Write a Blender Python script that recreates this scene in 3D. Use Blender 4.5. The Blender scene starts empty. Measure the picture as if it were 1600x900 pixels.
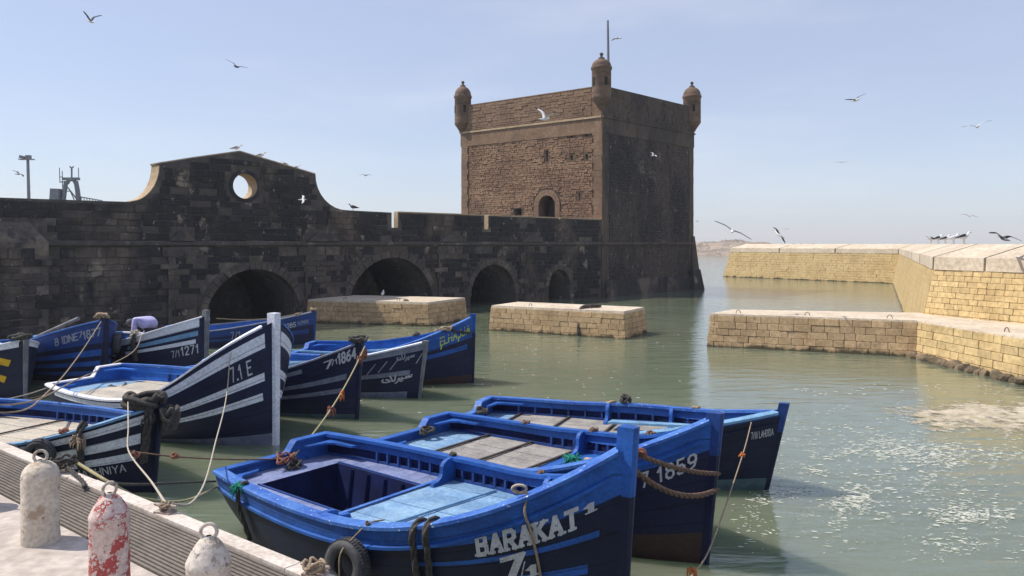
import bpy, bmesh, math, random
from mathutils import Vector, Matrix, noise
random.seed(7)
SC = bpy.context.scene
COL = SC.collection
V = Vector
# ------------------------------------------------------------------ camera, sky, sun, exposure
EYE = 3.6            # camera height above the water
F = 1200.0           # focal length in photograph pixels
HY = 381.0           # horizon row in the photograph
cam = bpy.data.objects.new('camera', bpy.data.cameras.new('camera'))
COL.objects.link(cam)
cam.location = (0, 0, EYE)
cam.rotation_euler = (math.radians(90), 0, 0)
cam.data.sensor_width = 36
cam.data.lens = 36 * F / 1600
cam.data.shift_y = -(450 - HY) / 1600
cam.data.clip_start = 0.05
cam.data.clip_end = 9000
SC.camera = cam

SUN_AZ = V((-0.985, 0.15)).normalized()      # towards the sun, on the ground
SUN_EL = math.radians(53)
world = bpy.data.worlds.new('World'); SC.world = world
world.use_nodes = True
wn = world.node_tree.nodes; wl = world.node_tree.links
bg = wn['Background']
sky = wn.new('ShaderNodeTexSky'); sky.sky_type = 'NISHITA'; sky.sun_disc = False
sky.sun_elevation = SUN_EL
sky.sun_rotation = math.atan2(SUN_AZ.x, SUN_AZ.y)
sky.air_density = 1.0; sky.dust_density = 0.4; sky.ozone_density = 2.0
bg.inputs['Strength'].default_value = 0.12
veil = wn.new('ShaderNodeMix'); veil.data_type = 'RGBA'          # even sea-haze veil over the whole sky
veil.inputs[0].default_value = 0.50; veil.inputs[7].default_value = (5.0, 5.3, 6.9, 1)
wl.new(sky.outputs[0], veil.inputs[6])
wtc = wn.new('ShaderNodeTexCoord'); wmp = wn.new('ShaderNodeMapping'); wmp.inputs['Scale'].default_value = (1.1, 1.1, 6.0); wmp.inputs['Rotation'].default_value = (0.06, 0.05, 0.4)
wnz = wn.new('ShaderNodeTexNoise'); wnz.inputs['Scale'].default_value = 1.6; wnz.inputs['Detail'].default_value = 7; wnz.inputs['Roughness'].default_value = 0.55
wmr = wn.new('ShaderNodeMapRange'); wmr.interpolation_type = 'SMOOTHSTEP'; wmr.inputs['From Min'].default_value = 0.46; wmr.inputs['From Max'].default_value = 0.80; wmr.inputs['To Max'].default_value = 0.30
wisp = wn.new('ShaderNodeMix'); wisp.data_type = 'RGBA'; wisp.inputs[7].default_value = (6.9, 7.0, 7.5, 1)      # thin cirrus veil
wl.new(wtc.outputs['Generated'], wmp.inputs['Vector']); wl.new(wmp.outputs[0], wnz.inputs['Vector']); wl.new(wnz.outputs['Fac'], wmr.inputs['Value']); wl.new(wmr.outputs[0], wisp.inputs[0])
wl.new(veil.outputs[2], wisp.inputs[6]); wl.new(wisp.outputs[2], bg.inputs['Color'])
sun = bpy.data.objects.new('sun', bpy.data.lights.new('sun', 'SUN'))
COL.objects.link(sun)
sd = V((SUN_AZ.x * math.cos(SUN_EL), SUN_AZ.y * math.cos(SUN_EL), math.sin(SUN_EL)))
sun.rotation_euler = sd.to_track_quat('Z', 'Y').to_euler()
sun.location = sd * 60
sun.data.energy = 4.4; sun.data.angle = math.radians(0.53); sun.data.color = (1.0, 0.94, 0.84)
SC.view_settings.view_transform = 'Standard'
SC.view_settings.look = 'None'
SC.view_settings.exposure = 0.18
SC.view_settings.gamma = 1.0
SC.cycles.max_bounces = 6
SC.cycles.transparent_max_bounces = 8

# ------------------------------------------------------------------ survey helpers (photograph -> metres)
def G(px, py, z=0.0):
    """point at height z seen at photograph pixel px,py"""
    Y = (EYE - z) * F / (py - HY)
    return V(((px - 800) / F * Y, Y, z))
def at(px, py, Y):
    return V(((px - 800) / F * Y, Y, EYE - (py - HY) / F * Y))

# ------------------------------------------------------------------ object helpers
def tag(o, label=None, cat=None, group=None, kind=None):
    if label: o['label'] = label
    if cat: o['category'] = cat
    if group: o['group'] = group
    if kind: o['kind'] = kind
    return o
def empty(name, loc=(0, 0, 0), label=None, cat=None, group=None, mw=None):
    o = bpy.data.objects.new(name, None); COL.objects.link(o)
    if mw is not None: o.matrix_world = mw
    else: o.location = loc
    o.empty_display_size = 0.2
    return tag(o, label, cat, group)
def link(name, me, parent=None, mw=None):
    o = bpy.data.objects.new(name, me); COL.objects.link(o)
    if parent is not None:
        o.parent = parent
    if mw is not None: o.matrix_basis = mw
    return o
class MB:
    def __init__(self): self.v = []; self.f = []; self.m = []; self.sm = []
    def add(self, vs, fs, mi=0, smooth=False):
        b = len(self.v); self.v += [V(p) for p in vs]
        for f in fs:
            self.f.append([b + i for i in f]); self.m.append(mi); self.sm.append(smooth)
    def hexa(self, p, mi=0):
        """p: 8 points, bottom ring 0-3 then top ring 4-7"""
        self.add(p, [(3, 2, 1, 0), (4, 5, 6, 7), (0, 1, 5, 4), (1, 2, 6, 5), (2, 3, 7, 6), (3, 0, 4, 7)], mi)
    def box(self, c, s, mi=0, rot=None):
        hx, hy, hz = s[0] / 2, s[1] / 2, s[2] / 2
        p = [V((x, y, z)) for z in (-hz, hz) for x, y in ((-hx, -hy), (hx, -hy), (hx, hy), (-hx, hy))]
        if rot is not None: p = [rot @ q for q in p]
        self.hexa([q + V(c) for q in p], mi)
    def tube(self, pts, r, n=8, mi=0, cap=True, smooth=True):
        pts = [V(p) for p in pts]; k = len(pts)
        rr = r if isinstance(r, (list, tuple)) else [r] * k
        up = V((0, 0, 1)); vs = []
        prev = None
        for i, p in enumerate(pts):
            d = (pts[min(i + 1, k - 1)] - pts[max(i - 1, 0)])
            if d.length < 1e-9: d = V((0, 0, 1))
            d.normalize()
            if prev is None:
                a = d.cross(up)
                if a.length < 1e-3: a = d.cross(V((1, 0, 0)))
            else:
                a = prev - d * prev.dot(d)
                if a.length < 1e-6: a = d.orthogonal()
            a.normalize(); prev = a; b = d.cross(a)
            for j in range(n):
                an = 2 * math.pi * j / n
                vs.append(p + a * (math.cos(an) * rr[i]) + b * (math.sin(an) * rr[i]))
        fs = [(i * n + j, i * n + (j + 1) % n, (i + 1) * n + (j + 1) % n, (i + 1) * n + j) for i in range(k - 1) for j in range(n)]
        self.add(vs, fs, mi, smooth)
        if cap:
            self.add(vs[:n], [tuple(range(n))[::-1]], mi); self.add(vs[-n:], [tuple(range(n))], mi)
    def lathe(self, prof, n=16, mi=0, origin=(0, 0, 0), smooth=True):
        o = V(origin); vs = []
        for r, z in prof:
            for j in range(n):
                an = 2 * math.pi * j / n
                vs.append(o + V((math.cos(an) * r, math.sin(an) * r, z)))
        fs = [(i * n + j, i * n + (j + 1) % n, (i + 1) * n + (j + 1) % n, (i + 1) * n + j) for i in range(len(prof) - 1) for j in range(n)]
        self.add(vs, fs, mi, smooth)
    def prism(self, outline, d, mi=0):
        """outline: 3D polygon, d: extrusion vector"""
        n = len(outline); a = [V(p) for p in outline]; b = [p + V(d) for p in a]
        self.add(a, [tuple(range(n))[::-1]], mi); self.add(b, [tuple(range(n))], mi)
        self.add(a + b, [(i, (i + 1) % n, n + (i + 1) % n, n + i) for i in range(n)], mi)
    def grid(self, rows, mi=0, smooth=True, close=False):
        k = len(rows[0]); vs = [p for r in rows for p in r]
        fs = []
        for i in range(len(rows) - 1):
            for j in range(k if close else k - 1):
                j2 = (j + 1) % k
                fs.append((i * k + j, i * k + j2, (i + 1) * k + j2, (i + 1) * k + j))
        self.add(vs, fs, mi, smooth)
    def mesh(self, name, mats):
        me = bpy.data.meshes.new(name)
        me.from_pydata([tuple(p) for p in self.v], [], self.f)
        for m in (mats if isinstance(mats, (list, tuple)) else [mats]): me.materials.append(m)
        me.polygons.foreach_set('material_index', self.m)
        me.polygons.foreach_set('use_smooth', self.sm)
        me.update()
        return me
    def build(self, name, mats, parent=None, mw=None, recalc=False):
        me = self.mesh(name, mats)
        if recalc:
            bm = bmesh.new(); bm.from_mesh(me); bmesh.ops.recalc_face_normals(bm, faces=bm.faces); bm.to_mesh(me); bm.free()
        return link(name, me, parent, mw)

def outline_mesh(name, loops, depth, fn, mats):
    """extruded flat outline with holes; loops of (a,b); fn(a,b,off) -> world; off runs 0..-depth"""
    cu = bpy.data.curves.new(name, 'CURVE'); cu.dimensions = '2D'; cu.fill_mode = 'BOTH'; cu.extrude = depth / 2
    for lp in loops:
        sp = cu.splines.new('POLY'); sp.points.add(len(lp) - 1)
        for p, (a, b) in zip(sp.points, lp): p.co = (a, b, 0, 1)
        sp.use_cyclic_u = True
    ob = bpy.data.objects.new(name, cu); COL.objects.link(ob)
    dg = bpy.context.evaluated_depsgraph_get()
    me = bpy.data.meshes.new_from_object(ob.evaluated_get(dg))
    bpy.data.objects.remove(ob); bpy.data.curves.remove(cu)
    for v in me.vertices: v.co = fn(v.co.x, v.co.y, v.co.z - depth / 2)
    me.materials.clear()
    for m in (mats if isinstance(mats, (list, tuple)) else [mats]): me.materials.append(m)
    bm = bmesh.new(); bm.from_mesh(me)
    bmesh.ops.remove_doubles(bm, verts=bm.verts, dist=1e-4)
    bmesh.ops.recalc_face_normals(bm, faces=bm.faces); bm.to_mesh(me); bm.free()
    return me

# ------------------------------------------------------------------ materials
def mk(name, c1, c2=None, scale=3.0, lo=0.4, hi=0.62, rough=0.7, bump=0.0, bscale=30.0, rnd=0.0, spots=(), metal=0.0, stretch=(1, 1, 1), spec=0.4, detail=6, rough2=None, coat=0.0, bdist=0.02, tide=0.0, seams=0):
    m = bpy.data.materials.new(name); m.use_nodes = True
    nt = m.node_tree; N = nt.nodes; K = nt.links
    bs = N['Principled BSDF']
    geo = N.new('ShaderNodeNewGeometry')
    mp = N.new('ShaderNodeMapping'); mp.inputs['Scale'].default_value = stretch
    K.new(geo.outputs['Position'], mp.inputs['Vector'])
    oi = N.new('ShaderNodeObjectInfo')
    def nz(sc, det=detail, rg=0.6):
        n = N.new('ShaderNodeTexNoise'); n.inputs['Scale'].default_value = sc; n.inputs['Detail'].default_value = det; n.inputs['Roughness'].default_value = rg
        K.new(mp.outputs[0], n.inputs['Vector']); return n
    def ramp(src, a, b):
        r = N.new('ShaderNodeMapRange'); r.inputs['From Min'].default_value = a; r.inputs['From Max'].default_value = b
        r.interpolation_type = 'SMOOTHSTEP'
        K.new(src, r.inputs['Value']); return r.outputs[0]
    def mix(fac, a, b, mode='MIX'):
        x = N.new('ShaderNodeMix'); x.data_type = 'RGBA'; x.blend_type = mode
        if isinstance(fac, float): x.inputs[0].default_value = fac
        else: K.new(fac, x.inputs[0])
        for sck, val in ((x.inputs[6], a), (x.inputs[7], b)):
            if isinstance(val, tuple): sck.default_value = (*val, 1)
            else: K.new(val, sck)
        return x.outputs[2]
    n1 = nz(scale)
    f1 = ramp(n1.outputs['Fac'], lo, hi)
    col = mix(f1, c1, c2 or c1)
    nf = nz(scale * 9, 3)
    rg = N.new('ShaderNodeMapRange'); rg.inputs['To Min'].default_value = 0.78; rg.inputs['To Max'].default_value = 1.22
    rg.inputs['From Min'].default_value = 0.3; rg.inputs['From Max'].default_value = 0.7
    K.new(nf.outputs['Fac'], rg.inputs['Value'])
    col = mix(1.0, col, rg.outputs[0], 'MULTIPLY')
    if rnd:
        rr = N.new('ShaderNodeMapRange'); rr.inputs['To Min'].default_value = 1 - rnd; rr.inputs['To Max'].default_value = 1 + rnd * 0.7
        K.new(oi.outputs['Random'], rr.inputs['Value'])
        col = mix(1.0, col, rr.outputs[0], 'MULTIPLY')
    for (sc, scl, a, b) in spots:
        ns = nz(scl, 8, 0.65)
        col = mix(ramp(ns.outputs['Fac'], a, b), col, sc)
    seam_h = None
    if seams:                                   # plank seams and grain run along the hull (UV: metres, planks)
        uv = N.new('ShaderNodeUVMap'); sx = N.new('ShaderNodeSeparateXYZ'); K.new(uv.outputs[0], sx.inputs[0])
        fr = N.new('ShaderNodeMath'); fr.operation = 'FRACT'; K.new(sx.outputs[1], fr.inputs[0])
        ab = N.new('ShaderNodeMath'); ab.operation = 'SUBTRACT'; ab.inputs[1].default_value = 0.5; K.new(fr.outputs[0], ab.inputs[0])
        a2 = N.new('ShaderNodeMath'); a2.operation = 'ABSOLUTE'; K.new(ab.outputs[0], a2.inputs[0])
        seam_h = ramp(a2.outputs[0], 0.0, 0.07)
        um = N.new('ShaderNodeMapping'); um.inputs['Scale'].default_value = (1.6, 9.0, 1); K.new(uv.outputs[0], um.inputs[0])
        un = N.new('ShaderNodeTexNoise'); un.inputs['Scale'].default_value = 2.2; un.inputs['Detail'].default_value = 7; un.inputs['Roughness'].default_value = 0.7; K.new(um.outputs[0], un.inputs['Vector'])
        chip = ramp(un.outputs['Fac'], 0.60, 0.67)
        cm = N.new('ShaderNodeMath'); cm.operation = 'MULTIPLY'; cm.inputs[1].default_value = 0.65; K.new(chip, cm.inputs[0])
        worn = tuple(x * 0.6 + 0.022 + 0.11 * max(c1) for x in c1)
        col = mix(cm.outputs[0], col, worn)
        sm = N.new('ShaderNodeMapRange'); sm.inputs['To Min'].default_value = 0.55; K.new(seam_h, sm.inputs['Value'])
        col = mix(1.0, col, sm.outputs[0], 'MULTIPLY')
    if tide:                                    # weed and damp on the stones that the tide covers
        sz_ = N.new('ShaderNodeSeparateXYZ'); K.new(geo.outputs['Position'], sz_.inputs[0])
        tn = nz(1.7, 5, 0.65)
        ad = N.new('ShaderNodeMath'); ad.operation = 'MULTIPLY_ADD'; ad.inputs[1].default_value = -0.55; K.new(tn.outputs['Fac'], ad.inputs[0]); K.new(sz_.outputs[2], ad.inputs[2])
        tf = ramp(ad.outputs[0], tide - 0.28, tide - 0.40)
        col = mix(tf, col, (0.075, 0.062, 0.034))
    K.new(col, bs.inputs['Base Color'])
    if rough2 is not None:
        r2 = N.new('ShaderNodeMapRange'); r2.inputs['To Min'].default_value = rough; r2.inputs['To Max'].default_value = rough2
        K.new(nf.outputs['Fac'], r2.inputs['Value']); K.new(r2.outputs[0], bs.inputs['Roughness'])
    else: bs.inputs['Roughness'].default_value = rough
    bs.inputs['Metallic'].default_value = metal
    bs.inputs['Specular IOR Level'].default_value = spec
    if coat: bs.inputs['Coat Weight'].default_value = coat; bs.inputs['Coat Roughness'].default_value = 0.15
    if bump:
        bn = nz(bscale, 5, 0.65)
        b = N.new('ShaderNodeBump'); b.inputs['Strength'].default_value = bump; b.inputs['Distance'].default_value = bdist
        if seam_h is not None:
            ma = N.new('ShaderNodeMath'); ma.operation = 'MULTIPLY_ADD'; ma.inputs[1].default_value = 1.2; K.new(seam_h, ma.inputs[0]); K.new(bn.outputs['Fac'], ma.inputs[2]); K.new(ma.outputs[0], b.inputs['Height'])
        else: K.new(bn.outputs['Fac'], b.inputs['Height'])
        K.new(b.outputs[0], bs.inputs['Normal'])
    return m

M = {}
M['brick'] = mk('yellow_sandstone', (0.55, 0.405, 0.200), (0.48, 0.340, 0.160), 0.9, rough=0.9, bump=0.28, bscale=16, rnd=0.15, tide=0.14, spots=[((0.36, 0.27, 0.15), 2.2, 0.58, 0.72), ((0.28, 0.22, 0.14), 9, 0.66, 0.74)])
M['brick_brown'] = mk('brown_shaded_sandstone', (0.51, 0.355, 0.200), (0.42, 0.285, 0.155), 1.1, rough=0.9, bump=0.28, bscale=16, rnd=0.17, tide=0.15, spots=[((0.28, 0.20, 0.12), 2.5, 0.58, 0.70), ((0.22, 0.16, 0.10), 9, 0.66, 0.74)])
M['mortar'] = mk('grey_mortar', (0.20, 0.15, 0.09), (0.14, 0.10, 0.06), 3, rough=0.95, bump=0.4, bscale=25)
M['coping'] = mk('pale_coping_concrete', (0.60, 0.505, 0.39), (0.52, 0.43, 0.325), 0.8, rough=0.9, bump=0.35, bscale=9, rnd=0.06, spots=[((0.36, 0.30, 0.23), 1.3, 0.62, 0.78)])
M['rock'] = mk('weedy_rock', (0.22, 0.16, 0.10), (0.10, 0.08, 0.05), 2.5, rough=0.9, bump=0.8, bscale=9, rnd=0.25)
M['dark_stone'] = mk('blackened_stone', (0.034, 0.031, 0.033), (0.150, 0.115, 0.088), 0.33, 0.48, 0.66, rough=0.95, bump=0.7, bscale=11, rnd=0.25, stretch=(1, 1, 0.75), spots=[((0.024, 0.023, 0.027), 0.55, 0.52, 0.64), ((0.25, 0.20, 0.155), 0.8, 0.60, 0.68), ((0.40, 0.35, 0.31), 4.0, 0.635, 0.72)])
M['mid_stone'] = mk('grey_brown_stone', (0.088, 0.072, 0.061), (0.165, 0.130, 0.102), 0.7, 0.45, 0.65, rough=0.95, bump=0.7, bscale=11, rnd=0.22, spots=[((0.05, 0.045, 0.043), 1.1, 0.54, 0.66), ((0.34, 0.29, 0.24), 5, 0.65, 0.73)])
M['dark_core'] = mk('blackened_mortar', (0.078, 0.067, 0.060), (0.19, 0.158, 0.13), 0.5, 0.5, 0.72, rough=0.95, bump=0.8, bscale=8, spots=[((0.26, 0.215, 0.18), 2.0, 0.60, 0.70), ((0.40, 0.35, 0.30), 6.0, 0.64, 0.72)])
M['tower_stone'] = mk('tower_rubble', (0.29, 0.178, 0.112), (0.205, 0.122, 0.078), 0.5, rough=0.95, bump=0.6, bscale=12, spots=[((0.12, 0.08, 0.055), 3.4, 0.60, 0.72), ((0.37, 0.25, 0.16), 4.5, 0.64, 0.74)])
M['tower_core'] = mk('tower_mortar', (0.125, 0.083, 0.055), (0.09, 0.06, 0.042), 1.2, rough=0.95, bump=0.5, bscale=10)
M['tower_shaded'] = mk('tower_shaded_rubble', (0.082, 0.064, 0.055), (0.034, 0.030, 0.031), 0.35, 0.42, 0.62, rough=0.95, bump=0.6, bscale=12, stretch=(1, 1, 0.5), spots=[((0.155, 0.115, 0.085), 0.45, 0.62, 0.72), ((0.30, 0.26, 0.23), 3.5, 0.60, 0.70)])  # darker copy of the tower rubble, shade put into its colour
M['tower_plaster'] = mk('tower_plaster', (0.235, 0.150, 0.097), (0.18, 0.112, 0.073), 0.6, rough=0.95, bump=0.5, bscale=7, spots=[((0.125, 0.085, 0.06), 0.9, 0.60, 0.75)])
M['tower_shaded_plaster'] = mk('tower_shaded_plaster', (0.105, 0.080, 0.062), (0.060, 0.048, 0.042), 0.6, rough=0.95, bump=0.5, bscale=7, stretch=(1, 1, 0.4), spots=[((0.035, 0.03, 0.03), 0.8, 0.58, 0.72)])  # darker plaster copy carrying the shaded face's shade in its colour
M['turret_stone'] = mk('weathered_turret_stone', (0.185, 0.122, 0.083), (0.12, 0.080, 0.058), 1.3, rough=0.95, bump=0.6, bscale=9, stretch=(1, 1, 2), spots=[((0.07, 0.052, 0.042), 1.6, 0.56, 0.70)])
M['pale_sunlit_stone'] = mk('pale_sunlit_stone', (0.46, 0.35, 0.23), (0.36, 0.26, 0.16), 0.9, rough=0.92, bump=0.6, bscale=9, spots=[((0.2, 0.15, 0.09), 2, 0.6, 0.72)])  # pale tone stands for sunlight on jambs, gable edge and hole lining
M['black'] = mk('slit_shade', (0.02, 0.017, 0.016), rough=0.95)
M['iron'] = mk('weathered_iron', (0.07, 0.06, 0.055), (0.13, 0.075, 0.05), 8, rough=0.65, bump=0.3, bscale=40, metal=0.4)
M['steel_grey'] = mk('grey_painted_steel', (0.22, 0.23, 0.25), (0.17, 0.17, 0.19), 2, rough=0.5)
M['concrete'] = mk('quay_concrete', (0.51, 0.445, 0.395), (0.43, 0.37, 0.325), 1.3, rough=0.92, bump=0.12, bscale=60, spots=[((0.37, 0.30, 0.25), 2.2, 0.62, 0.78), ((0.30, 0.25, 0.21), 30, 0.70, 0.76)], bdist=0.006)
M['kerb_white'] = mk('whitened_kerb', (0.62, 0.55, 0.49), (0.50, 0.43, 0.37), 4, rough=0.85, bump=0.12, bscale=60, spots=[((0.28, 0.23, 0.19), 9, 0.64, 0.72)], bdist=0.006)
M['ridge'] = mk('rubber_ridge', (0.18, 0.152, 0.128), (0.14, 0.117, 0.10), 3, rough=0.85, spots=[((0.2, 0.16, 0.13), 12, 0.64, 0.74)])
M['groove'] = mk('dark_groove', (0.075, 0.06, 0.05), (0.055, 0.045, 0.04), 4, rough=0.95)  # bed between the ridges, darker than the ridges
PALE = (0.50, 0.43, 0.35)
M['bollard_white'] = mk('flaking_white_paint', PALE, (0.56, 0.50, 0.42), 5, rough=0.8, bump=0.9, bscale=22, bdist=0.006, spots=[((0.36, 0.275, 0.19), 7, 0.535, 0.585), ((0.17, 0.13, 0.10), 11, 0.61, 0.66), ((0.30, 0.10, 0.045), 6, 0.66, 0.73)])
M['bollard_red'] = mk('flaking_red_paint', (0.57, 0.45, 0.41), (0.50, 0.40, 0.36), 5, rough=0.75, bump=0.9, bscale=22, bdist=0.006, spots=[((0.36, 0.065, 0.062), 10.0, 0.505, 0.52), ((0.60, 0.53, 0.48), 20, 0.585, 0.60), ((0.05, 0.05, 0.06), 26, 0.635, 0.66)])
M['bollard_grey'] = mk('flaking_grey_paint', (0.55, 0.49, 0.43), (0.46, 0.40, 0.34), 5, rough=0.8, bump=0.9, bscale=22, bdist=0.006, spots=[((0.34, 0.28, 0.22), 8, 0.53, 0.56), ((0.17, 0.155, 0.15), 17, 0.60, 0.63)])
# boat paints
def paint(name, c, wear=(0.30, 0.33, 0.40), w=0.72, rough=0.42, rnd=0.0, dark=None):
    d = tuple(x * 0.72 for x in c) if dark is None else dark
    return mk(name, c, d, 2.6, 0.42, 0.66, rough=rough, rough2=rough + 0.25, bump=0.25, bscale=9, rnd=rnd, spots=[(tuple(x * 0.55 for x in c), 6.5, 0.62, 0.72), (wear, 21, w - .05, w + 0.01)], bdist=0.008, stretch=(1, 1, 1.4), seams=1, spec=0.3)
M['navy'] = paint('navy_paint', (0.0115, 0.0150, 0.052), (0.09, 0.09, 0.14), 0.735)
M['black_navy'] = paint('black_navy_paint', (0.0090, 0.0135, 0.042), (0.08, 0.08, 0.10), 0.735)
M['blue'] = paint('cobalt_paint', (0.022, 0.105, 0.40), (0.25, 0.34, 0.52), 0.73)
M['blue_bright'] = paint('bright_blue_paint', (0.020, 0.135, 0.52), (0.32, 0.42, 0.58), 0.72)
M['blue_dull'] = paint('dull_blue_paint', (0.018, 0.056, 0.225), (0.15, 0.19, 0.32), 0.73)
M['blue_cap'] = paint('worn_light_blue_cap', (0.060, 0.165, 0.47), (0.55, 0.60, 0.66), 0.665, dark=(0.028, 0.10, 0.40))
M['sky_plank'] = mk('worn_sky_blue_plank', (0.22, 0.36, 0.52), (0.15, 0.275, 0.45), 2.4, rough=0.7, bump=0.3, bscale=18, rnd=0.10, spots=[((0.34, 0.46, 0.58), 5, 0.58, 0.70), ((0.70, 0.72, 0.74), 9, 0.705, 0.73)], stretch=(1, 1, 1))
M['side_plank'] = mk('worn_violet_blue_plank', (0.21, 0.245, 0.42), (0.15, 0.185, 0.35), 3, rough=0.7, bump=0.3, bscale=18, rnd=0.14, spots=[((0.28, 0.31, 0.5), 9, 0.62, 0.70)])
M['grey_plank'] = mk('bare_grey_plank', (0.31, 0.290, 0.268), (0.235, 0.215, 0.200), 3, rough=0.85, bump=0.4, bscale=20, rnd=0.12, spots=[((0.13, 0.11, 0.10), 7, 0.62, 0.72), ((0.42, 0.38, 0.34), 12, 0.66, 0.72)])
M['pale_plank'] = mk('bleached_plank', (0.50, 0.44, 0.36), (0.40, 0.36, 0.31), 3, rough=0.85, bump=0.4, bscale=20, rnd=0.10, spots=[((0.25, 0.30, 0.40), 6, 0.62, 0.72)])
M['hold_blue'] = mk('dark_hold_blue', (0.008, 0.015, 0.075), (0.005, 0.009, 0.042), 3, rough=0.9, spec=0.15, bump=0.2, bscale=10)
M['white_paint'] = paint('dirty_white_paint', (0.74, 0.75, 0.80), (0.28, 0.28, 0.32), 0.71, dark=(0.66, 0.67, 0.74))
M['letter_white'] = mk('letter_paint', (0.55, 0.55, 0.57), (0.43, 0.43, 0.46), 12, rough=0.6, spots=[((0.10, 0.10, 0.15), 26, 0.62, 0.66)])
M['letter_faded'] = mk('faded_letter_paint', (0.34, 0.35, 0.39), (0.24, 0.25, 0.30), 12, rough=0.7, spots=[((0.03, 0.03, 0.06), 14, 0.60, 0.66)])
M['letter_yellow'] = mk('yellow_green_letter_paint', (0.50, 0.58, 0.10), (0.42, 0.5, 0.1), 12, rough=0.6)
M['yellow'] = paint('yellow_paint', (0.70, 0.42, 0.02), (0.3, 0.2, 0.05), 0.74)
M['light_stripe'] = paint('pale_blue_stripe', (0.17, 0.33, 0.52), (0.3, 0.4, 0.5), 0.70)
M['red_bottom'] = mk('brown_antifouling', (0.055, 0.026, 0.022), (0.04, 0.022, 0.02), 4, rough=0.6)
M['teal_bottom'] = mk('grey_green_antifouling', (0.075, 0.125, 0.135), (0.055, 0.095, 0.10), 4, rough=0.6)
M['grey_bottom'] = mk('grey_blue_bottom', (0.22, 0.235, 0.30), (0.15, 0.165, 0.22), 4, rough=0.6)
M['wood_dark'] = mk('dark_batten_wood', (0.075, 0.058, 0.05), (0.045, 0.036, 0.034), 5, rough=0.8)
M['wood_pale'] = mk('pale_wood', (0.40, 0.32, 0.235), (0.3, 0.235, 0.17), 6, rough=0.8, bump=0.3, bscale=25)
M['wood_grey'] = mk('grey_stem_wood', (0.20, 0.205, 0.215), (0.14, 0.14, 0.15), 4, rough=0.75, bump=0.4, bscale=15, spots=[((0.4, 0.4, 0.42), 9, 0.64, 0.7)])
M['rubber'] = mk('perished_rubber', (0.055, 0.055, 0.06), (0.085, 0.085, 0.09), 6, rough=0.75, bump=0.4, bscale=40, spots=[((0.15, 0.145, 0.14), 9, 0.62, 0.72)], bdist=0.006)
M['rope_tan'] = mk('tan_rope', (0.37, 0.28, 0.19), (0.26, 0.19, 0.13), 30, rough=0.9, bump=0.9, bscale=120, bdist=0.006)
M['rope_pale'] = mk('pale_rope', (0.50, 0.44, 0.36), (0.38, 0.33, 0.26), 30, rough=0.9, bump=0.8, bscale=120, bdist=0.005)
M['rope_yellow'] = mk('straw_rope', (0.42, 0.37, 0.20), (0.32, 0.28, 0.16), 30, rough=0.9, bump=0.8, bscale=120, bdist=0.005)
M['rope_brown'] = mk('brown_rope', (0.19, 0.115, 0.08), (0.12, 0.075, 0.06), 30, rough=0.9, bump=0.9, bscale=120, bdist=0.006)
M['rope_rust'] = mk('rusty_rope', (0.30, 0.115, 0.075), (0.2, 0.08, 0.06), 25, rough=0.9, bump=0.9, bscale=120, bdist=0.006)
M['rope_dark'] = mk('dark_weedy_rope', (0.085, 0.075, 0.065), (0.045, 0.042, 0.04), 20, rough=0.9, bump=1.0, bscale=90, bdist=0.008, spots=[((0.2, 0.16, 0.11), 10, 0.62, 0.7)])
M['rope_green'] = mk('green_rope', (0.02, 0.30, 0.21), (0.015, 0.2, 0.15), 25, rough=0.8, bump=0.6, bscale=120, bdist=0.005)
M['rope_orange'] = mk('orange_rope', (0.55, 0.16, 0.03), (0.45, 0.12, 0.03), 25, rough=0.85)
M['gull_white'] = mk('gull_white', (0.70, 0.70, 0.70), (0.62, 0.62, 0.63), 20, rough=0.8)
M['gull_grey'] = mk('gull_slate', (0.10, 0.10, 0.115), (0.14, 0.14, 0.155), 12, rough=0.8)
M['gull_black'] = mk('gull_black', (0.02, 0.02, 0.024), rough=0.8)
M['gull_yellow'] = mk('gull_beak', (0.55, 0.33, 0.04), rough=0.6)
M['skin'] = mk('skin', (0.28, 0.15, 0.09), rough=0.6)
M['jacket'] = mk('lilac_cloth', (0.50, 0.48, 0.72), (0.40, 0.37, 0.62), 9, rough=0.85, bump=0.5, bscale=16)
M['trousers'] = mk('dark_trousers', (0.03, 0.03, 0.045), rough=0.85)
M['cap'] = mk('grey_cap', (0.10, 0.105, 0.13), (0.07, 0.07, 0.09), 14, rough=0.85)
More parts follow.
